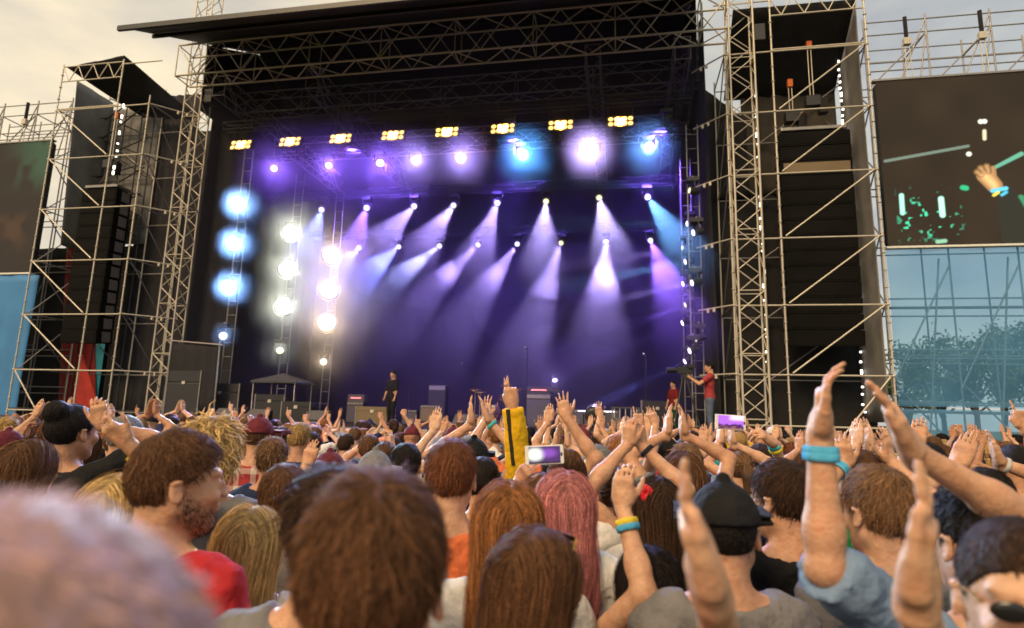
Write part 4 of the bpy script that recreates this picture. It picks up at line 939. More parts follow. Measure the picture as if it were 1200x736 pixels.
SC = {'black': (.012, .012, .013), 'white': (.62, .60, .56), 'grey': (.17, .165, .165), 'red': (.42, .025, .03), 'navy': (.02, .03, .075), 'green': (.02, .20, .06), 'orange': (.62, .16, .06), 'denim blue': (.17, .25, .38), 'yellow': (.68, .40, .012), 'teal': (.03, .20, .22), 'maroon': (.12, .02, .03), 'pink': (.55, .22, .25), 'olive': (.09, .085, .04), 'salmon': (.62, .26, .17)}
SKIN = [(.53, .30, .185), (.57, .34, .215), (.47, .255, .15), (.59, .37, .245), (.40, .205, .115)]
JEANS = (.035, .05, .09)
def child(name, me, parent, col, M=None):
    o = mobj(name, me, parent, M); o.color = (*col, 1); return o
def head_matrix(b): return Matrix.Translation(b.hc.tolist()) @ Matrix(b.HM.tolist()).to_4x4() @ Matrix.Scale(b.s, 4)
def assemble(label, M, b, body_me, shirt_me, trousers_me, hair_me, hair_name, haircol, shirtcol, skin, group=None, trcol=JEANS, extra=None):
    o = mobj('person', body_me, None, M); o.color = (*skin, 1); tag(o, label, 'person', group)
    if shirt_me: child('shirt', shirt_me, o, shirtcol)
    if trousers_me: child('trousers', trousers_me, o, trcol)
    if hair_me: child(hair_name, hair_me, o, haircol, head_matrix(b))
    return o
def person(label, px, top, y, hair, haircol, shirt, yaw=0, head=(0, 0, 0), arms=None, lod=1, build=1.0, sleeve=.3, skin=0, strands=2600, neck=0.0, cap=None, hairL=.035, width=.0018, lean=0, seed=1, face=True, pts=5, hpad=.014, H=None, xz=None, trcol=JEANS):
    "px, top: where the crown of the head shows; y: metres in front of the camera"
    p = near(px, top, y); H = H or p.z - hpad
    M = Matrix.Translation((p.x, p.y, 0)) @ Matrix.Rotation(R(yaw), 4, 'Z')
    A = {}
    for k, a in (arms or {}).items():
        a = dict(a); Mi = M.inverted(); Mr = Mi.to_3x3()
        a['wrist'] = np.array(Mi @ near(*a['w'])); tip = np.array(Mi @ near(*a['t'])); a['u'] = tip - a['wrist']; a['hs'] = a.get('hs', np.clip(np.linalg.norm(a['u']) / .182, .8, 1.06))
        a['n'] = np.array(Mr @ Vector(a['n'])); a['hint'] = np.array(Mi @ near(*a['e'])) if 'e' in a else np.array((.6 * (1 if k == 'R' else -1), .2, 1.3)); a['abs'] = True; A[k] = a
    b = Body(H, build, tuple(R(q) for q in head), A, lean)
    fine, hf, co = {0: (.0062, .0046, .024), 1: (.0088, .0068, .030), 2: (.012, .008, .034)}[lod]
    body = b.build_body(fine, hf, face, co)
    shirt_me = b.build_shirt(sleeve, {0: .0155, 1: .018, 2: .022}[lod], neck=neck, seed=seed) if shirt else None
    hm = None
    if hair: hm = hair_mesh(hair, int(strands * (.55 if hair in ('long', 'bob') else .56)), seed, {0: .005, 1: .006, 2: .008}[lod], width * 1.3, min(pts, 8), hairL)
    col = HC.get(haircol, haircol); sc = SC.get(shirt, shirt)
    o = assemble(label, M, b, body, shirt_me, b.build_trousers(), hm, 'hair', col, sc, SKIN[skin], trcol=trcol)
    if cap: child('cap', cap_mesh(.008), o, SC[cap], head_matrix(b))
    for a in b.arms:
        for fr, c in (a['band'] or ()):
            d = unitv(a['wr'] - a['el']); q = a['wr'] - d * fr
            rr = (.0250 + .0155 * min(fr / .17, 1)) * b.s + .004
            child('wristband', torus_mesh(rr, .0055), o, c, Matrix.Translation(q.tolist()) @ Vector(d).to_track_quat('Z', 'Y').to_matrix().to_4x4())
    o['px'] = 0; del o['px']
    PLACED.append((p.x, p.y)); return o, b, M
PLACED = []

# ------------------------------------------------------------------ people near the camera, each on its own spot
TEALB, YELB, BLUEB, REDB = (.06, .45, .5), (.7, .55, .05), (.08, .38, .62), (.5, .05, .06)
person('person very close to the lens with light brown hair, wholly out of focus', 40, 540, .245, 'buzz', (.60, .36, .31), 'pink', lod=2, strands=5000, skin=1, width=.0012, hairL=.012)
person('tall person with thick tousled brown hair and salmon shirt, seen from behind', 446, 552, .79, 'short', 'brown', 'salmon', lod=0, strands=20000, width=.0010, hairL=.036, pts=5, build=1.08, skin=1, seed=3)
brd_o, brd_b, _ = person('bearded person in a red shirt with brown cropped hair turned aside', 215, 504, 1.58, 'short', 'brown', 'red', yaw=-22, head=(-30, 0, 0), lod=0, strands=8000, width=.0011, hairL=.022, seed=4, skin=0)
child('beard', beard_mesh(3000), brd_o, (.05, .024, .013), head_matrix(brd_b))
person('short person with smooth straight blonde hair beside the red shirt', 301, 589, 1.85, 'long', 'blonde', 'white', strands=7000, width=.0013, pts=10, seed=5, skin=3, neck=.05, sleeve=0)
person('person with pale blonde bob half hidden behind the bearded person in red', 150, 553, 1.8, 'bob', 'blonde', 'orange', strands=3500, width=.0016, pts=8, seed=6)
person('person with a mop of curly golden hair beside the bearded person', 254, 487, 2.3, 'curly', 'blonde', 'grey', strands=3500, width=.0028, hairL=.05, seed=7)
person('person with round brown hair in front of the plaid shirt', 336, 543, 2.3, 'short', 'brown', 'grey', strands=3500, width=.0016, seed=8, skin=2)
person('person with wavy dark hair just past the tall tousled person', 393, 547, 1.3, 'tousled', 'dark brown', 'grey', strands=6000, width=.0013, hairL=.04, seed=9)
person('person with short reddish brown hair and orange shirt', 530, 514, 2.1, 'short', 'auburn', 'orange', strands=5000, width=.0013, seed=10, skin=1, hairL=.03)
person('person with long straight ginger blonde hair beside the orange shirt', 597, 560, 1.75, 'long', 'ginger', 'white', strands=9000, width=.0012, pts=10, seed=11, skin=3)
person('person with long pink dyed hair under the held up phone', 661, 548, 2.05, 'long', 'pink', 'white', strands=7000, width=.0013, pts=10, seed=12, skin=3)
sg_o, sg_b, sg_M = person('person with long brown hair and sunglasses pushed up on the head', 629, 613, 1.36, 'long', 'brown', 'black', yaw=-12, head=(-28, 0, 0), lod=0, strands=11000, width=.001, pts=11, seed=13, sleeve=0, neck=.04)
person('person with brown hair tied in a bun beside the pink hair', 664, 526, 2.55, 'bun', 'brown', 'white', strands=2500, seed=14, skin=1)
person('person in a black baseball cap and grey shirt', 843, 571, 1.62, 'buzz', 'black', 'grey', head=(-14, 0, 0), strands=2500, lod=0, cap='black', seed=15, skin=0, hairL=.012, hpad=.0)
person('short person clapping overhead with bare arms, hands blurred close to the lens', 940, 752, .98, 'bob', 'dark brown', 'white', lod=0, strands=2500, sleeve=0, skin=1, seed=16, pts=8,
       arms={'R': dict(w=(1074, 700, .76), t=(1097, 510, .72), e=(1110, 800, .9), n=(-.80, .58, .1), pose='flat'), 'L': dict(w=(832, 690, .76), t=(776, 500, .72), e=(850, 830, .9), n=(.95, -.30, .3), pose='flat')})
person('person in a pale blue denim shirt with rolled sleeves clapping high overhead', 1138, 563, 1.36, 'short', 'black', 'denim blue', lod=0, strands=4000, sleeve=.5, skin=0, seed=17, build=1.05,
       arms={'L': dict(w=(961, 507, 1.24), t=(966, 413, 1.20), e=(925, 640, 1.2), n=(.89, -.46, 0), pose='cup', band=((.035, BLUEB), (.047, BLUEB))), 'R': dict(w=(1070, 530, 1.26), t=(1018, 428, 1.20), e=(1190, 640, 1.3), n=(-.78, .48, -.42), pose='flat')})
person('person with neat short brown hair and grey shirt behind the denim sleeve', 1026, 545, 1.75, 'short', 'light brown', 'grey', head=(8, 0, 0), lod=0, strands=8000, width=.0012, hairL=.03, seed=18, skin=1)
person('person in a black shirt with short dark hair beside the black cap', 917, 538, 2.0, 'short', 'dark brown', 'black', head=(24, 0, 0), strands=4500, width=.0014, seed=19, skin=0)
fg_o, fg_b, fg_M = person('person in dark sunglasses turned back towards the camera, blurred', 1190, 597, .92, 'buzz', 'dark brown', 'grey', yaw=150, lod=1, strands=3500, seed=20, skin=1, hairL=.010)
person('person with black bob, bare arm up with yellow and blue wristband', 757, 636, 1.80, 'bob', 'black', 'black', strands=4000, width=.0016, pts=8, seed=21, sleeve=0, skin=1,
       arms={'L': dict(w=(729, 590, 1.72), t=(733, 524, 1.70), e=(735, 690, 1.7), n=(.4, .9, 0), pose='loose', band=((.05, YELB), (.064, BLUEB)))})
person('person with a black bun and black shirt raising one hand near the tower', 92, 472, 2.9, 'bun', 'black', 'black', yaw=-15, strands=2000, seed=22, skin=2, arms={'R': dict(w=(119, 497, 2.8), t=(112, 462, 2.78), e=(150, 560, 2.9), n=(-.3, .9, 0), pose='loose')})
person('person hidden behind the bearded person, forearm with yellow and red wristbands raised', 205, 548, 2.05, 'short', 'brown', 'maroon', strands=1500, seed=23, skin=0, lod=2, sleeve=.2, arms={'L': dict(w=(148, 518, 1.95), t=(112, 489, 1.9), e=(180, 560, 2.0), n=(.2, .9, .3), pose='loose', band=((.05, YELB), (.08, REDB)))})
pl, _, _ = person('person in a red and white plaid shirt and maroon cap', 306, 492, 4.1, 'buzz', 'brown', 'red', strands=600, lod=2, cap='maroon', seed=24, hpad=.0, sleeve=.9)
yl_o, yl_b, _ = person('person in a yellow jacket with black sleeve stripe holding two fingers up', 566, 535, 2.95, 'short', 'black', 'yellow', strands=1500, seed=25, sleeve=.95, lod=1, arms={'R': dict(w=(600, 474, 2.85), t=(596, 436, 2.82), e=(625, 570, 2.9), n=(.1, 1, 0), pose='two', sleeve=.97)})
person('person in a dark cap with both hands joined overhead beside the yellow jacket', 556, 517, 3.7, 'short', 'black', 'navy', strands=1200, seed=26, cap='black', lod=1, sleeve=.2, hpad=0, arms={'L': dict(w=(552, 497, 3.6), t=(550, 461, 3.6), e=(520, 540, 3.6), n=(1, .1, 0), pose='flat'), 'R': dict(w=(574, 495, 3.6), t=(563, 461, 3.6), e=(600, 540, 3.6), n=(-1, .1, 0), pose='flat', band=((.02, TEALB),))})
person('person with cropped grey hair raising an open hand with spread fingers', 700, 518, 3.3, 'buzz', 'grey', 'navy', strands=900, seed=27, lod=1, sleeve=.2, arms={'L': dict(w=(663, 488, 3.2), t=(657, 459, 3.2), e=(690, 540, 3.2), n=(.1, 1, 0), pose='open')})
ph1, _, _ = person('person holding up a white phone to film the stage', 634, 553, 2.75, 'short', 'brown', 'black', strands=800, seed=28, lod=1, sleeve=.2, arms={'L': dict(w=(610, 561, 2.52), t=(622, 541, 2.42), e=(580, 620, 2.6), n=(.5, .8, .1), pose='grip', band=((.03, (.05, .1, .12)),)), 'R': dict(w=(668, 566, 2.52), t=(659, 545, 2.42), e=(700, 620, 2.6), n=(-.5, .8, .1), pose='grip')})
person('person with light brown bob reaching sideways to film, teal and yellow wristbands', 958, 548, 3.3, 'bob', 'light brown', 'white', strands=900, pts=7, seed=29, lod=1, sleeve=.2, arms={'L': dict(w=(906, 519, 3.05), t=(872, 492, 2.98), e=(940, 560, 3.1), n=(-.35, .5, -.8), pose='grip', band=((.02, TEALB), (.04, YELB)))})
person('person with dark bob clapping in front of the blue scrim', 1152, 548, 2.55, 'short', 'black', 'teal', strands=1500, seed=30, lod=1, sleeve=.2, arms={'L': dict(w=(1122, 545, 2.5), t=(1138, 499, 2.48), e=(1085, 600, 2.5), n=(.9, .4, 0), pose='flat'), 'R': dict(w=(1172, 543, 2.5), t=(1158, 499, 2.48), e=(1215, 600, 2.5), n=(-.9, .4, 0), pose='flat', band=((.02, (.5, .5, .5)),))})
person('person in a green shirt with both forearms up behind the short brown hair', 1006, 527, 2.5, 'short', 'brown', 'green', strands=1500, seed=31, lod=1, sleeve=.4, arms={'L': dict(w=(990, 545, 2.4), t=(985, 505, 2.38), e=(960, 600, 2.4), n=(.6, .8, 0), pose='loose', band=((.03, BLUEB), (.05, BLUEB))), 'R': dict(w=(1042, 540, 2.4), t=(1036, 497, 2.38), e=(1070, 600, 2.4), n=(-.5, .8, 0), pose='open')})
person('person with long dark brown hair wearing a red flower', 768, 556, 2.35, 'long', 'dark brown', 'white', strands=3000, pts=9, seed=32, skin=3)
person('person with long brown hair in front of the camera operator', 797, 527, 2.75, 'long', 'brown', 'grey', strands=2500, pts=9, seed=33)
person('person with long dark hair beside the black bun', 43, 512, 2.5, 'long', 'brown', 'black', strands=2500, pts=9, seed=34)
person('person with bare raised arms crossed above the crowd beside the red flower', 722, 545, 2.7, 'ponytail', 'brown', 'teal', strands=1500, seed=35, sleeve=0, lod=1, arms={'L': dict(w=(736, 520, 2.6), t=(739, 482, 2.58), e=(690, 590, 2.6), n=(.6, .8, 0), pose='loose'), 'R': dict(w=(752, 522, 2.62), t=(748, 486, 2.6), e=(790, 590, 2.6), n=(-.6, .8, 0), pose='loose', band=((.03, (.02, .02, .03)),))})
person('person pointing one finger up towards the lamps near the camera operator', 780, 512, 4.4, 'short', 'black', 'grey', strands=500, seed=36, lod=1, arms={'L': dict(w=(768, 497, 4.3), t=(761, 475, 4.3), e=(760, 540, 4.3), n=(0, 1, 0), pose='point')})
person('person with short brown hair beside the blue scrim, one hand up', 1083, 528, 2.9, 'short', 'brown', 'navy', strands=1200, seed=37, lod=1, arms={'L': dict(w=(1072, 522, 2.8), t=(1078, 489, 2.8), e=(1050, 580, 2.8), n=(.5, .8, 0), pose='flat')})
person('bald person in a grey shirt in front of the left mast', 152, 484, 3.4, 'buzz', 'grey', 'grey', strands=400, seed=38, lod=2)
person('person with grey cap in front of the drum kit', 441, 532, 3.1, 'buzz', 'brown', 'olive', strands=400, seed=39, cap='grey', lod=2, hpad=0)
person('person in a maroon cap in front of the grey amplifier', 388, 533, 3.3, 'buzz', 'brown', 'maroon', strands=400, seed=40, cap='maroon', lod=2, hpad=0)
person('person with smooth dark hair behind the tall tousled person', 477, 519, 3.3, 'short', 'black', 'navy', strands=1500, seed=41)
person('person raising a cupped hand behind the round brown hair', 372, 540, 3.0, 'short', 'brown', 'black', strands=800, seed=42, lod=1, arms={'L': dict(w=(360, 545, 2.9), t=(365, 517, 2.88), e=(330, 600, 2.9), n=(.3, .9, 0), pose='cup')})
# small things people wear or hold
ya = yl_b.arms[0]; yd = Vector(unitv(ya['wr'] - ya['el'])); off_ = Vector((-.45, -.9, 0)); off_ = (off_ - yd * off_.dot(yd)).normalized()
ym = Matrix((off_.cross(yd), off_, yd)).transposed().to_4x4(); bl_c = mat('black stripe', (.012, .012, .012), .8)
for k_ in range(6): box(yl_o, 'sleeve_stripe', Vector(ya['el'].tolist()).lerp(Vector(ya['wr'].tolist()), .06 + .16 * k_) + off_ * (.060 - .0022 * k_), (.017, .012, .044), bl_c, ym.to_3x3())
plaid_m = bpy.data.materials.new('plaid cloth'); plaid_m.use_nodes = True
n_ = plaid_m.node_tree.nodes; l_ = plaid_m.node_tree.links; p_ = n_['Principled BSDF']; p_.inputs['Roughness'].default_value = .85
tc_ = n_.new('ShaderNodeTexCoord'); last = None
for axis_, s_ in (('X', 18), ('Z', 18)):
    sp = n_.new('ShaderNodeSeparateXYZ'); l_.new(tc_.outputs['Object'], sp.inputs[0]); m1 = n_.new('ShaderNodeMath'); m1.operation = 'MULTIPLY'; m1.inputs[1].default_value = s_ * 3.14159; l_.new(sp.outputs[axis_], m1.inputs[0])
    m2 = n_.new('ShaderNodeMath'); m2.operation = 'SINE'; l_.new(m1.outputs[0], m2.inputs[0]); m3 = n_.new('ShaderNodeMath'); m3.operation = 'GREATER_THAN'; m3.inputs[1].default_value = .55; l_.new(m2.outputs[0], m3.inputs[0])
    if last is None: last = m3
    else:
        ad = n_.new('ShaderNodeMath'); ad.operation = 'ADD'; l_.new(last.outputs[0], ad.inputs[0]); l_.new(m3.outputs[0], ad.inputs[1]); dv = n_.new('ShaderNodeMath'); dv.operation = 'MULTIPLY'; dv.inputs[1].default_value = .5; l_.new(ad.outputs[0], dv.inputs[0])
rp_ = n_.new('ShaderNodeValToRGB'); rp_.color_ramp.elements[0].color = (.30, .02, .025, 1); rp_.color_ramp.elements[1].color = (.6, .5, .42, 1); l_.new(dv.outputs[0], rp_.inputs[0]); l_.new(rp_.outputs[0], p_.inputs['Base Color'])
for ch in pl.children:
    if ch.name.startswith('shirt'): ch.data.materials[0] = plaid_m
glassm = mat('dark glass', (.01, .01, .012), .12, 0, 0)
def sunglasses(label, M):
    t = thing('sunglasses', label, 'glasses', M)
    for s in (-1, 1):
        bm = bmesh.new(); bmesh.ops.create_uvsphere(bm, u_segments=16, v_segments=8, radius=1, matrix=Matrix.Translation((s * .034, .0, 0)) @ Matrix.Diagonal((.023, .004, .014, 1))); bm_obj('lens', bm, glassm, t, None, True)
        pipe(t, 'temple', (s * .064, -.004, .008), (s * .078, -.125, .004), .0028, brass, 6)
    pipe(t, 'bridge', (-.008, .002, .006), (.008, .002, .006), .0025, brass, 6)
sunglasses('gold framed sunglasses pushed up on long brown hair', sg_M @ head_matrix(sg_b) @ Matrix.Translation((0, .058, .098)) @ Matrix.Rotation(R(50), 4, 'X'))
sunglasses('dark sunglasses on the face turned back towards the camera', fg_M @ head_matrix(fg_b) @ Matrix.Translation((0, .113, .006)))
eye_w = mat('eye', (.6, .58, .55), .2, 0, 0)
def phone(label, pos, rot, fn, w=.148, h=.072):
    t = thing('phone', label, 'phone', Matrix.Translation(pos) @ rot)
    bm = bmesh.new(); bmesh.ops.create_cube(bm, size=1, matrix=Matrix.Diagonal((w, .009, h, 1))); bmesh.ops.bevel(bm, geom=bm.edges[:], offset=.0028, segments=2, affect='EDGES'); bm_obj('case', bm, white_p, t)
    grid_picture('screen', w * .82, h * .88, 60, 34, fn, 1.0, t, Matrix.Translation((0, -.0052, 0)))
    for s_ in (.44,): box(t, 'home_button', (w * s_, -.0048, 0), (.007, .002, .012), blackmet)
def show_blue(U, V):
    c = np.ones(U.shape + (3,)) * np.array((.05, .02, .09)); c = mixc(c, .9 * (1 - smooth(np.hypot((U - .2) * 1.4, V - .55), .1, .55)), (.85, .95, .75)); c = mixc(c, .5 * (1 - smooth(np.hypot(U - .62, V - .6), .1, .4)), (.28, .08, .5))
    return mixc(c, smooth(V * -1, -.12, -.05) * 1.0, (.02, .012, .02))
def show_violet(U, V):
    n = vnoise(U, V, 9, 5); c = np.ones(U.shape + (3,)) * np.array((.32, .10, .62)); c = mixc(c, smooth(V, .55, .8) * smooth(U, .35, .6), (.75, .5, .95)); c = mixc(c, 1 - smooth(V + .25 * n, .35, .55), (.05, .01, .06)); return mixc(c, 1 - smooth(V + .3 * n, .2, .3), (.2, .08, .08))
phone('white phone held up in both hands filming the blue lamps', near(638, 533, 2.38), Matrix.Rotation(R(-4), 4, 'Y'), show_blue)
phone('white phone held sideways filming violet lights below the scaffold mast', near(856, 495, 2.96), Matrix.Rotation(R(2), 4, 'Y'), show_violet)
fl = bmesh.new()
for i in range(9):
    a = i * 2.4; bmesh.ops.create_uvsphere(fl, u_segments=8, v_segments=6, radius=1, matrix=Matrix.Translation((.016 * math.cos(a), 0, .016 * math.sin(a))) @ Matrix.Rotation(a, 4, 'Y') @ Matrix.Diagonal((.018, .008, .012, 1)))
tag(bm_obj('hair_flower', fl, mat('red petal', (.55, .01, .02), .6), None, Matrix.Translation(near(757, 578, 2.25)), True), 'red fabric flower pinned to long dark brown hair', 'flower')

# ------------------------------------------------------------------ the rest of the crowd: shared bodies, hair and shirts in many combinations
arm_sets = {
    'arms down': None,
    'clapping overhead': {'R': dict(wrist=(.05, .17, 1.80), hint=(.5, .1, 1.6), u=(-.1, .05, 1), n=(-1, 0, 0), pose='flat'), 'L': dict(wrist=(-.05, .17, 1.80), hint=(-.5, .1, 1.6), u=(.1, .05, 1), n=(1, 0, 0), pose='flat')},
    'both arms spread high': {'R': dict(wrist=(.33, .10, 1.82), hint=(.5, -.1, 1.5), u=(.15, .05, 1), n=(-.2, 1, 0), pose='open'), 'L': dict(wrist=(-.30, .12, 1.86), hint=(-.5, -.1, 1.5), u=(-.1, .05, 1), n=(.2, 1, 0), pose='open')},
    'one finger pointing up': {'R': dict(wrist=(.22, .14, 1.84), hint=(.5, .1, 1.5), u=(-.05, .1, 1), n=(0, 1, 0), pose='point')},
    'one flat hand raised': {'L': dict(wrist=(-.24, .16, 1.80), hint=(-.5, .1, 1.5), u=(.1, .12, 1), n=(.5, .8, 0), pose='flat')},
    'one fist raised': {'R': dict(wrist=(.20, .18, 1.82), hint=(.5, .2, 1.5), u=(-.05, .1, 1), n=(0, 1, 0), pose='fist')},
    'both hands half raised': {'R': dict(wrist=(.13, .24, 1.66), hint=(.5, .0, 1.2), u=(-.15, .1, 1), n=(-.9, .2, 0), pose='loose'), 'L': dict(wrist=(-.11, .24, 1.68), hint=(-.5, .0, 1.2), u=(.15, .1, 1), n=(.9, .2, 0), pose='loose')},
}
TPL = {}
for i, (k, a) in enumerate(arm_sets.items()):
    b = Body(1.72, 1.0, (0, 0, 0), a); TPL[k] = (b, b.build_body(.010, .0075, False, .024), b.build_shirt(.25, .018, seed=i))
trs = TPL['arms down'][0].build_trousers(.035)
HAIRS = {('short', 'short hair'): hair_mesh('short', 700, 1, .009, .004, 4, .03), ('tousled', 'tousled hair'): hair_mesh('tousled', 800, 2, .009, .004, 4, .04), ('buzz', 'cropped hair'): hair_mesh('buzz', 500, 3, .009, .003, 3, .012),
         ('long', 'long hair'): hair_mesh('long', 600, 4, .010, .005, 8), ('bob', 'bobbed hair'): hair_mesh('bob', 600, 5, .010, .005, 7), ('curly', 'curly hair'): hair_mesh('curly', 700, 6, .009, .006, 4, .05), ('bun', 'a hair bun'): hair_mesh('bun', 500, 7, .009, .004, 4), ('ponytail', 'a ponytail'): hair_mesh('ponytail', 500, 8, .009, .004, 4), ('cap', 'a cap'): cap_mesh(.009)}
hk = list(HAIRS); poses = list(arm_sets)
r_ = random.Random(42); count = 0; used = {}
yy = 2.75
while yy < 13.2:
    half = .87 * yy + .25; step = .52 + .018 * yy; x = -half + r_.uniform(0, step)
    while x < half:
        gx_, gy_ = x + r_.uniform(-.12, .12), yy + r_.uniform(-.2, .2)
        if gy_ < 13.3 and all((gx_ - q[0]) ** 2 + (gy_ - q[1]) ** 2 > .42 ** 2 for q in PLACED):
            w_ = [.30, .17, .09, .10, .13, .08, .13] if gx_ > -.05 * gy_ else [.68, .07, .04, .04, .07, .03, .07]
            po = r_.choices(poses, w_)[0]; st_ = r_.choices(hk, [30, 12, 10, 12, 7, 5, 6, 6, 9])[0]
            hc_ = r_.choices(['black', 'dark brown', 'brown', 'light brown', 'auburn', 'blonde', 'gold', 'grey', 'ginger'], [14, 20, 22, 11, 7, 9, 9, 4, 4])[0]
            sc_ = r_.choices(list(SC), [16, 10, 12, 6, 10, 3, 4, 5, 2, 4, 6, 4, 4, 3])[0]
            b, bme, sme = TPL[po]; H = min(max(r_.gauss(1.70 if st_[0] not in ('long', 'bob', 'bun', 'ponytail') else 1.655, .055), 1.55), 1.83); f_ = H / 1.72
            M = Matrix.Translation((gx_, gy_, 0)) @ Matrix.Rotation(math.atan2(-(-3.0 - gx_), 15 - gy_) * .35 + R(r_.gauss(0, 10)), 4, 'Z') @ Matrix.Scale(f_, 4)
            while True:
              hc_ = r_.choices(['black', 'dark brown', 'brown', 'light brown', 'auburn', 'blonde', 'gold', 'grey', 'ginger'], [14, 20, 22, 11, 7, 9, 9, 4, 4])[0]; sc_ = r_.choices(list(SC), [16, 10, 12, 6, 10, 3, 4, 5, 2, 4, 6, 4, 4, 3])[0]
              if st_[0] == 'cap': lab = 'person in a %s cap and %s shirt, %s' % (r_.choice(['black', 'navy', 'maroon', 'white']), sc_, po); cc = SC[lab.split()[3]]
              else: lab = 'person with %s %s and %s shirt, %s' % (hc_, st_[1].replace('a ', ''), sc_, po) if st_[1][:2] != 'a ' else 'person with %s %s and %s shirt, %s' % (hc_, st_[1][2:], sc_, po); cc = HC[hc_]
              if lab not in used: used[lab] = 1; break
              if r_.random() < .1: po = r_.choice(poses); b, bme, sme = TPL[po]
            j = [r_.uniform(.8, 1.2) for _ in range(2)]
            assemble(lab, M, b, bme, sme, trs, HAIRS[st_], 'cap' if st_[0] == 'cap' else 'hair', tuple(c * j[0] for c in cc), tuple(c * j[1] for c in SC[sc_]), r_.choice(SKIN), 'crowd in front of the stage', (.02, .022, .03))
            PLACED.append((gx_, gy_)); count += 1
        x += step
    yy += .60 + .03 * yy
print('crowd', count)

# ------------------------------------------------------------------ things on the stage
def sx_at(px, py, b): return at(px, py, b).x
def amplifier(label, s, b, w, d, h, cab, gr, z=DECK, head=None):
    t = thing('amplifier', label, 'amplifier', SM(s, b, z))
    box(t, 'cabinet', (0, 0, h / 2), (w, d, h), cab); box(t, 'grille', (0, -d / 2 - .006, h * .45), (w * .9, .02, h * .78), gr); box(t, 'control_panel', (0, -d / 2 - .008, h * .925), (w * .9, .02, h * .09), dsteel)
    for i in range(4): pipe(t, 'knob', (-w * .3 + i * w * .2, -d / 2 - .015, h * .925), (-w * .3 + i * w * .2, -d / 2 - .04, h * .925), .016, blackmet)
    for x in (-w / 2 - .01, w / 2 + .01): box(t, 'side_handle', (x, 0, h * .6), (.02, .16, .05), blackmet)
    if head: box(t, 'amp_head', (0, 0, h + .15), (w * .95, d * .8, .28), head); box(t, 'indicator_strip', (0, -d * .4 - .008, h + .16), (w * .6, .012, .04), red_led)
    return t
red_led = lens_mat('red indicator', (1, .06, .08), 1.6); white_led = lens_mat('white indicator', (.9, .9, 1), 2.5)
grey_p = mat('dark grey tolex', (.09, .085, .09), .8, 0, .15, 30)
amplifier('pale grey guitar amplifier standing on the stage left of the drum kit', sx_at(505, 475, 4), 4.0, .72, .35, .62, grey_p, tan_m, DECK + .12)
amplifier('small amplifier with pale panel beside the grey guitar amplifier', sx_at(482, 478, 4.2), 4.2, .6, .35, .55, blackmet, grey_p)
amplifier('wide low amplifier head on a case near the dark dressed person', sx_at(419, 470, 4), 4.0, .7, .4, .8, blackmet, grey_p, DECK, grey_p)
amplifier('tall amplifier stack with red indicator strip right of the drum kit', sx_at(632, 470, 4.5), 4.5, .95, .45, 1.25, blackmet, grey_p, DECK, blackmet)
amplifier('dark tall cabinet behind the drum kit', sx_at(514, 460, 8), 8.0, .8, .5, 1.7, blackmet, blackmet)
for i, (px, lab) in enumerate(((686, 'blue lit low cabinet with white strip, beside the tall amplifier stack'), (712, 'blue lit low cabinet with white strip, beside the frame table'))):
    t = amplifier(lab, sx_at(px, 485, 3.6), 3.6, .8, .5, .7, grey_p, grey_p); box(t, 'light_strip', (0, -.27, .66), (.5, .01, .03), white_led)
def wedge(label, s, b):
    t = thing('floor_monitor', label, 'monitor speaker', SM(s, b, DECK))
    v = [(-.36, -.25, 0), (.36, -.25, 0), (.36, .25, 0), (-.36, .25, 0), (-.36, -.22, .12), (.36, -.22, .12), (.36, .2, .42), (-.36, .2, .42), (-.36, .25, .36), (.36, .25, .36)]
    mobj('cabinet', mesh_from(v, [(3, 2, 1, 0), (0, 1, 5, 4), (4, 5, 6, 7), (7, 6, 9, 8), (8, 9, 2, 3), (0, 4, 7, 8, 3), (1, 2, 9, 6, 5)], blackmet), t)
    g = box(t, 'grille', (0, -.015, .285), (.64, .46, .012), grey_p, Matrix.Rotation(R(35), 3, 'X')); pipe(t, 'handle', (-.12, .26, .2), (.12, .26, .2), .012, dsteel)
for px, lab in ((262, 'black floor monitor beside the small canopy'), (300, 'black floor monitor under the small canopy'), (370, 'black floor monitor with blue sheen between canopy and dark dressed person'), (545, 'black floor monitor in front of the drum kit'), (600, 'black floor monitor in front of the tall amplifier stack'), (735, 'black floor monitor in front of the frame table')): wedge(lab, sx_at(px, 498, -1.6), -1.6)
def mic(label, s, b, h, boom=True, lampy=False):
    t = thing('microphone_stand', label, 'microphone stand', SM(s, b, DECK))
    lathe('base', [(.15, 0), (.15, .012), (.03, .03), (.014, .05)], blackmet, t); pipe(t, 'pole', (0, 0, .04), (0, 0, h), .012, blackmet)
    if boom: pipe(t, 'boom', (.1, .1, h - .08), (-.28, -.35, h + .22), .009, blackmet); p = Vector((-.28, -.35, h + .22))
    else: p = Vector((0, 0, h))
    q = p + Vector((-.06, -.12, .05)); pipe(t, 'microphone_body', p, q, .014, blackmet); lathe('microphone_head', [(.005, 0), (.024, .012), (.028, .03), (.022, .05), (.004, .06)], dsteel if not lampy else white_p, t, Matrix.Translation(q - Vector((0, .01, .02))))
mic('microphone stand with boom behind the joined hands', sx_at(556, 470, 1), 1.0, 1.75); mic('tall straight microphone stand with pale head right of the drum kit', sx_at(617, 470, 1), 1.0, 2.55, False, True)
mic('tall microphone stand beside the frame table near the camera operator', sx_at(757, 470, .5), .5, 2.3, False, True); mic('low microphone stand by the dark dressed person', sx_at(478, 475, 1.5), 1.5, 1.3)
dk = thing('drum_kit', 'drum kit with brass cymbals on a low riser at the middle of the stage', 'drum kit', SM(sx_at(582, 480, 5), 5.0, DECK + .25))
box(dk, 'riser', (0, 0, -.125), (2.6, 2.2, .25), deck)
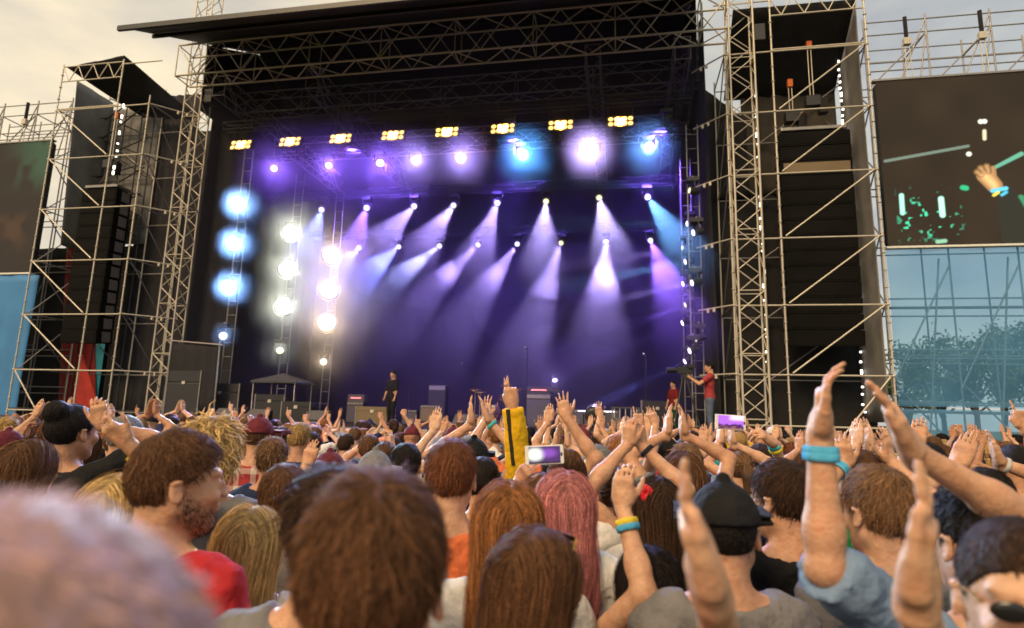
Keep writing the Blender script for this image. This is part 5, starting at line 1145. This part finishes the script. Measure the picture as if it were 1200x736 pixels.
lathe('bass_drum', [(.27, -.22), (.29, -.2), (.29, .2), (.27, .22)], redlac, dk, Matrix.Translation((0, -.3, .3)) @ Matrix.Rotation(R(90), 4, 'X'), 24)
for x, y, z, r_0, h in ((-.28, -.25, .72, .15, .22), (.26, -.25, .72, .16, .24), (.62, .1, .38, .2, .4), (-.6, .15, .55, .17, .14)): lathe('drum', [(r_0, 0), (r_0 + .008, .01), (r_0, .03), (r_0, h - .03), (r_0 + .008, h - .01), (r_0 * .98, h)], redlac, dk, Matrix.Translation((x, y, z)), 20)
for x, y, h, r_0 in ((-.85, -.1, 1.15, .25), (.85, -.1, 1.2, .27), (-.55, -.5, 1.05, .22), (.45, -.5, 1.3, .24)):
    sd_ = pipe(dk, 'cymbal_stand', (x, y, 0), (x, y, h), .012, steel); lathe('cymbal', [(r_0, 0), (r_0 * .6, .012), (.05, .02), (.03, .045), (.005, .05)], brass, dk, Matrix.Translation((x, y, h)) @ Matrix.Rotation(R(14), 4, 'X'), 20)
lathe('stool', [(.16, 0), (.17, .02), (.17, .07), (.15, .09)], blackmet, dk, Matrix.Translation((0, .55, .5)))
pipe(dk, 'stool_post', (0, .55, 0), (0, .55, .5), .025, blackmet)
# small canopy at the side of the stage
cs = sx_at(330, 470, 1.2); cn = thing('canopy_tent', 'small pale canopy on thin poles over dark equipment at the stage side', 'canopy', SM(cs, 1.2, DECK))
for x in (-1.1, 1.1):
    for y in (-.8, .8): pipe(cn, 'pole', (x, y, 0), (x, y, 1.95), .022, steel)
mobj('roof_cloth', mesh_from([(-1.2, -.9, 1.93), (1.2, -.9, 1.93), (1.2, .9, 1.93), (-1.2, .9, 1.93), (0, 0, 2.35), (-1.2, -.9, 1.83), (1.2, -.9, 1.83), (1.2, .9, 1.83), (-1.2, .9, 1.83)], [(0, 1, 4), (1, 2, 4), (2, 3, 4), (3, 0, 4), (5, 6, 1, 0), (6, 7, 2, 1), (7, 8, 3, 2), (8, 5, 0, 3)], mat('dim canopy cloth', (.05, .05, .055), .8)), cn)
cn.scale = (.7, .7, .72)
def case(label, s, b, w, d, h, z=DECK, m_=blackmet):
    t = thing('flight_case', label, 'case', SM(s, b, z))
    box(t, 'body', (0, 0, h * .38), (w, d, h * .74), m_); box(t, 'lid', (0, 0, h * .88), (w, d, h * .23), m_)
    for x in (-w / 2, w / 2):
        for y in (-d / 2, d / 2): box(t, 'corner_edge', (x, y, h / 2), (.035, .035, h * 1.005), dsteel)
    box(t, 'latch', (0, -d / 2 - .01, h * .75), (.12, .02, .1), steel)
case('large black flight case stacked under the dim pipe beside the small canopy', sx_at(265, 470, 1.5), 1.5, 1.5, .8, 1.3)
case('tall black flight case next to the left mast', sx_at(222, 470, 1.0), 1.0, 1.3, .8, 1.7)
case('low black flight case by the canopy poles', sx_at(352, 480, .3), .3, 1.0, .6, .7); case('dark flight case under the small canopy', cs - .3, 1.3, 1.1, .7, .95)
case('black flight case stack behind the red and green dressed person', sx_at(770, 480, 4.5), 4.5, 1.1, .7, 1.1); case('brown dusty flight case near the dark dressed person', sx_at(440, 488, .6), .6, 1.1, .6, .6, DECK, tan_m)
pr = thing('equipment_frame', 'dark pipe frame with hung black cloth beside the left mast', 'frame', SM(sx_at(225, 440, .6), .6, DECK))
for x in (-1.0, 1.0): pipe(pr, 'upright', (x, 0, 0), (x * .95, 0, 2.75), .03, dsteel)
pipe(pr, 'crossbar', (-1.05, 0, 2.75), (1.05, 0, 2.6), .03, dsteel); sheet('hung_cloth', (-.93, .04, .3), (.93, .04, .3), (.93, .04, 2.6), (-.93, .04, 2.68), black, pr, None, 16, 8, .03, 4, .01)
ft = thing('frame_table', 'metal frame table lit blue on the stage near the camera operator', 'table', SM(sx_at(733, 488, 2.4), 2.4, DECK))
box(ft, 'tabletop', (0, 0, .78), (.95, .6, .04), grey_p)
for x in (-.43, .43):
    for y in (-.26, .26): pipe(ft, 'leg', (x, y, 0), (x, y, .77), .018, dsteel)
for i in range(5): pipe(ft, 'front_bar', (-.36 + i * .18, -.27, .35), (-.36 + i * .18, -.27, .76), .012, white_p, 6)
lamp('round floor lamp seen from behind at the stage edge beside the frame table', (sx_at(696, 492, -2.2), -2.2, DECK + .52), (sx_at(696, 492, -2.2), 8, 4), LAV, 0, 20, L_violet, 'floor lamps', .5, 1.4, up=False, name='floor_lamp')
lamp('white floor lamp glowing on the amplifier stack', (sx_at(650, 454, 3.9), 3.9, DECK + 1.75), CAM_S, LAV, 30, 60, L_violet, 'floor lamps', .5, .6, up=False, name='floor_lamp')
# people on the stage
def stage_person(label, s, b, yaw, H, hair, haircol, shirt, arms=None, trcol=JEANS, sleeve=.3, seed=50, z=DECK, skin=0, cap=None):
    bd = Body(H, 1.0, (0, 0, 0), arms); M = SM(s, b, z) @ Matrix.Rotation(R(yaw), 4, 'Z')
    o = assemble(label, M, bd, bd.build_body(.011, .009, True, .022), bd.build_shirt(sleeve, .017, seed=seed), bd.build_trousers(), HAIRS[hair] if hair else None, 'hair', HC[haircol], SC.get(shirt, shirt), SKIN[skin], trcol=trcol)
    F = Field(); bd.feet(F); F.off = .008; lo, hi = V3(-.25, -.15, -.01), V3(.25, .25, .13); ax_ = [axis_lines(lo[i], hi[i], .014, []) for i in range(3)]; V, Q = nets(F.grid(*ax_), *ax_); child('shoes', np_mesh(V, Q, cloth_m), o, (.02, .02, .02))
    return o
cam_s = 5.42; cam_b = -3.0
stage_person('camera operator in a maroon T-shirt and jeans standing at the stage edge', cam_s, cam_b, 82, 1.80, ('short', 'short hair'), 'black', (.33, .045, .05), {'R': dict(wrist=(.12, .42, 1.42), hint=(.4, .1, 1.1), u=(-.3, .9, .2), n=(-.9, -.2, .2), pose='grip'), 'L': dict(wrist=(-.10, .40, 1.36), hint=(-.4, .1, 1.0), u=(.2, .9, .3), n=(.6, -.2, .7), pose='grip')}, (.09, .12, .17))
tp = thing('video_camera', 'shoulder height video camera on a tripod aimed across the stage', 'video camera', SM(cam_s - .58, cam_b + .02, DECK) @ Matrix.Rotation(R(8), 4, 'Z'))
box(tp, 'camera_body', (.02, 0, 1.60), (.38, .14, .17), blackmet); box(tp, 'viewfinder', (.16, -.1, 1.70), (.16, .07, .08), blackmet); lathe('lens_barrel', [(.05, 0), (.055, .02), (.06, .2), (.075, .24), (.07, .25)], blackmet, tp, Matrix.Translation((-.16, 0, 1.6)) @ Matrix.Rotation(R(-90), 4, 'Y'), 16); box(tp, 'top_handle', (0, 0, 1.74), (.22, .03, .03), blackmet)
box(tp, 'tripod_head', (0, 0, 1.45), (.14, .12, .12), blackmet); pipe(tp, 'pan_handle', (.05, -.05, 1.45), (.42, -.16, 1.25), .014, blackmet)
for a in (90, 210, 330): pipe(tp, 'tripod_leg', (.05 * math.cos(R(a)), .05 * math.sin(R(a)), 1.4), (.42 * math.cos(R(a)), .42 * math.sin(R(a)), 0), .022, blackmet)
stage_person('dark dressed person standing on the stage beside the low amplifiers', sx_at(459, 470, .2), .2, 150, 1.74, ('short', 'short hair'), 'black', (.016, .014, .02), None, (.016, .015, .02), .5, 51)
stage_person('person in red clothes with a green band standing at the side of the stage', sx_at(789, 470, 2.2), 2.2, 120, 1.68, ('short', 'short hair'), 'black', (.16, .012, .014), None, (.012, .07, .022), .45, 52)

# ------------------------------------------------------------------ trees behind the scrim
leafm = mat('tree leaves', (.05, .085, .03), .7, 0, .3, 2); bark = mat('bark', (.06, .045, .03), .9, 0, .3, 8, .5, 12)
def tree(label, s, b, h, w, seed):
    r_ = np.random.default_rng(seed); t = thing('tree', label, 'tree', SM(s, b, 0), 'trees behind the blue scrim')
    v = []; f = []
    def limb(p, q, r0, r1, n=7):
        p, q = np.array(p), np.array(q); d = unitv(q - p); a = unitv(np.cross(d, V3(.3, .9, .1))); c = np.cross(d, a); k = len(v)
        for j, (o, rr) in enumerate(((p, r0), ((p + q) / 2 + r_.normal(0, .08, 3), (r0 + r1) / 2), (q, r1))):
            for i in range(n): g = 6.2832 * i / n; v.append(o + rr * (a * math.cos(g) + c * math.sin(g)))
        for j in range(2):
            for i in range(n): f.append((k + j * n + i, k + j * n + (i + 1) % n, k + (j + 1) * n + (i + 1) % n, k + (j + 1) * n + i))
    limb((0, 0, 0), (r_.normal(0, .2), 0, h * .45), .26, .15); cl = []
    for i in range(11):
        a = r_.uniform(0, 6.28); z0 = h * r_.uniform(.28, .45); e_ = V3(math.cos(a) * w * r_.uniform(.3, .75), math.sin(a) * w * r_.uniform(.3, .75), h * r_.uniform(.45, .92)); limb((0, 0, z0), e_, .10, .03); cl.append((e_, w * r_.uniform(.25, .42)))
    mobj('trunk', mesh_from(v, f, bark, True), t)
    P = np.concatenate([c + r_.normal(0, 1, (260, 3)) * V3(1, 1, .8) * rad * .55 for c, rad in cl]); n = len(P)
    a = r_.normal(0, 1, (n, 3)); a /= np.linalg.norm(a, axis=1)[:, None]; c = np.cross(a, r_.normal(0, 1, (n, 3))); c /= np.linalg.norm(c, axis=1)[:, None]; sz = r_.uniform(.10, .24, n)[:, None]
    Q = np.stack([P - a * sz, P + c * sz * .5, P + a * sz, P - c * sz * .5], 1).reshape(-1, 3); mobj('crown', np_mesh(Q, np.arange(n * 4).reshape(-1, 4), leafm), t)
for i, (px, b, h, w) in enumerate(((1062, 34, 8.2, 2.6), (1100, 40, 9.0, 3.2), (1140, 36, 9.8, 3.2), (1172, 42, 11.5, 3.8), (1215, 38, 10.8, 3.4), (1255, 44, 11.5, 3.6))):
    tree(['low tree seen through the blue scrim beside the tower', 'broad tree seen through the blue scrim', 'short tree seen through the blue scrim between two taller ones', 'tallest tree seen through the blue scrim', 'bushy tree behind the far end of the blue scrim', 'far tree beyond the end of the blue scrim'][i], sx_at(px, 440, b), b, h, w, i)

# denser puffs of smoke drifting in the beams
puff_m = volume_mat('smoke puff', .035, (.80, .74, .98), .6)
for i, (px, py, b, r0) in enumerate(((655, 335, 3.5, 1.9), (715, 345, 4.5, 2.2), (560, 325, 4.5, 1.7), (690, 430, 3.0, 1.8), (765, 330, 3.0, 1.5), (470, 330, 5.0, 1.7), (600, 385, 6.5, 1.8))):
    F = Field(); rr_ = np.random.default_rng(70 + i)
    for k in range(7): F.ell(rr_.normal(0, .5, 3) * r0 * V3(1, .7, .6), r0 * rr_.uniform(.35, .7) * V3(1.3, 1, .75), .8)
    ax_ = [axis_lines(-2.6 * r0, 2.6 * r0, .22, []) for _ in range(3)]; V, Q = nets(F.grid(*ax_), *ax_)
    c_ = at(px, py, b); o = mobj('smoke_puff', np_mesh(V, Q, puff_m), None, SM(*c_)); o['kind'] = 'stuff'; o['label'] = 'soft puff of smoke drifting through the stage beams'; o['category'] = 'smoke'
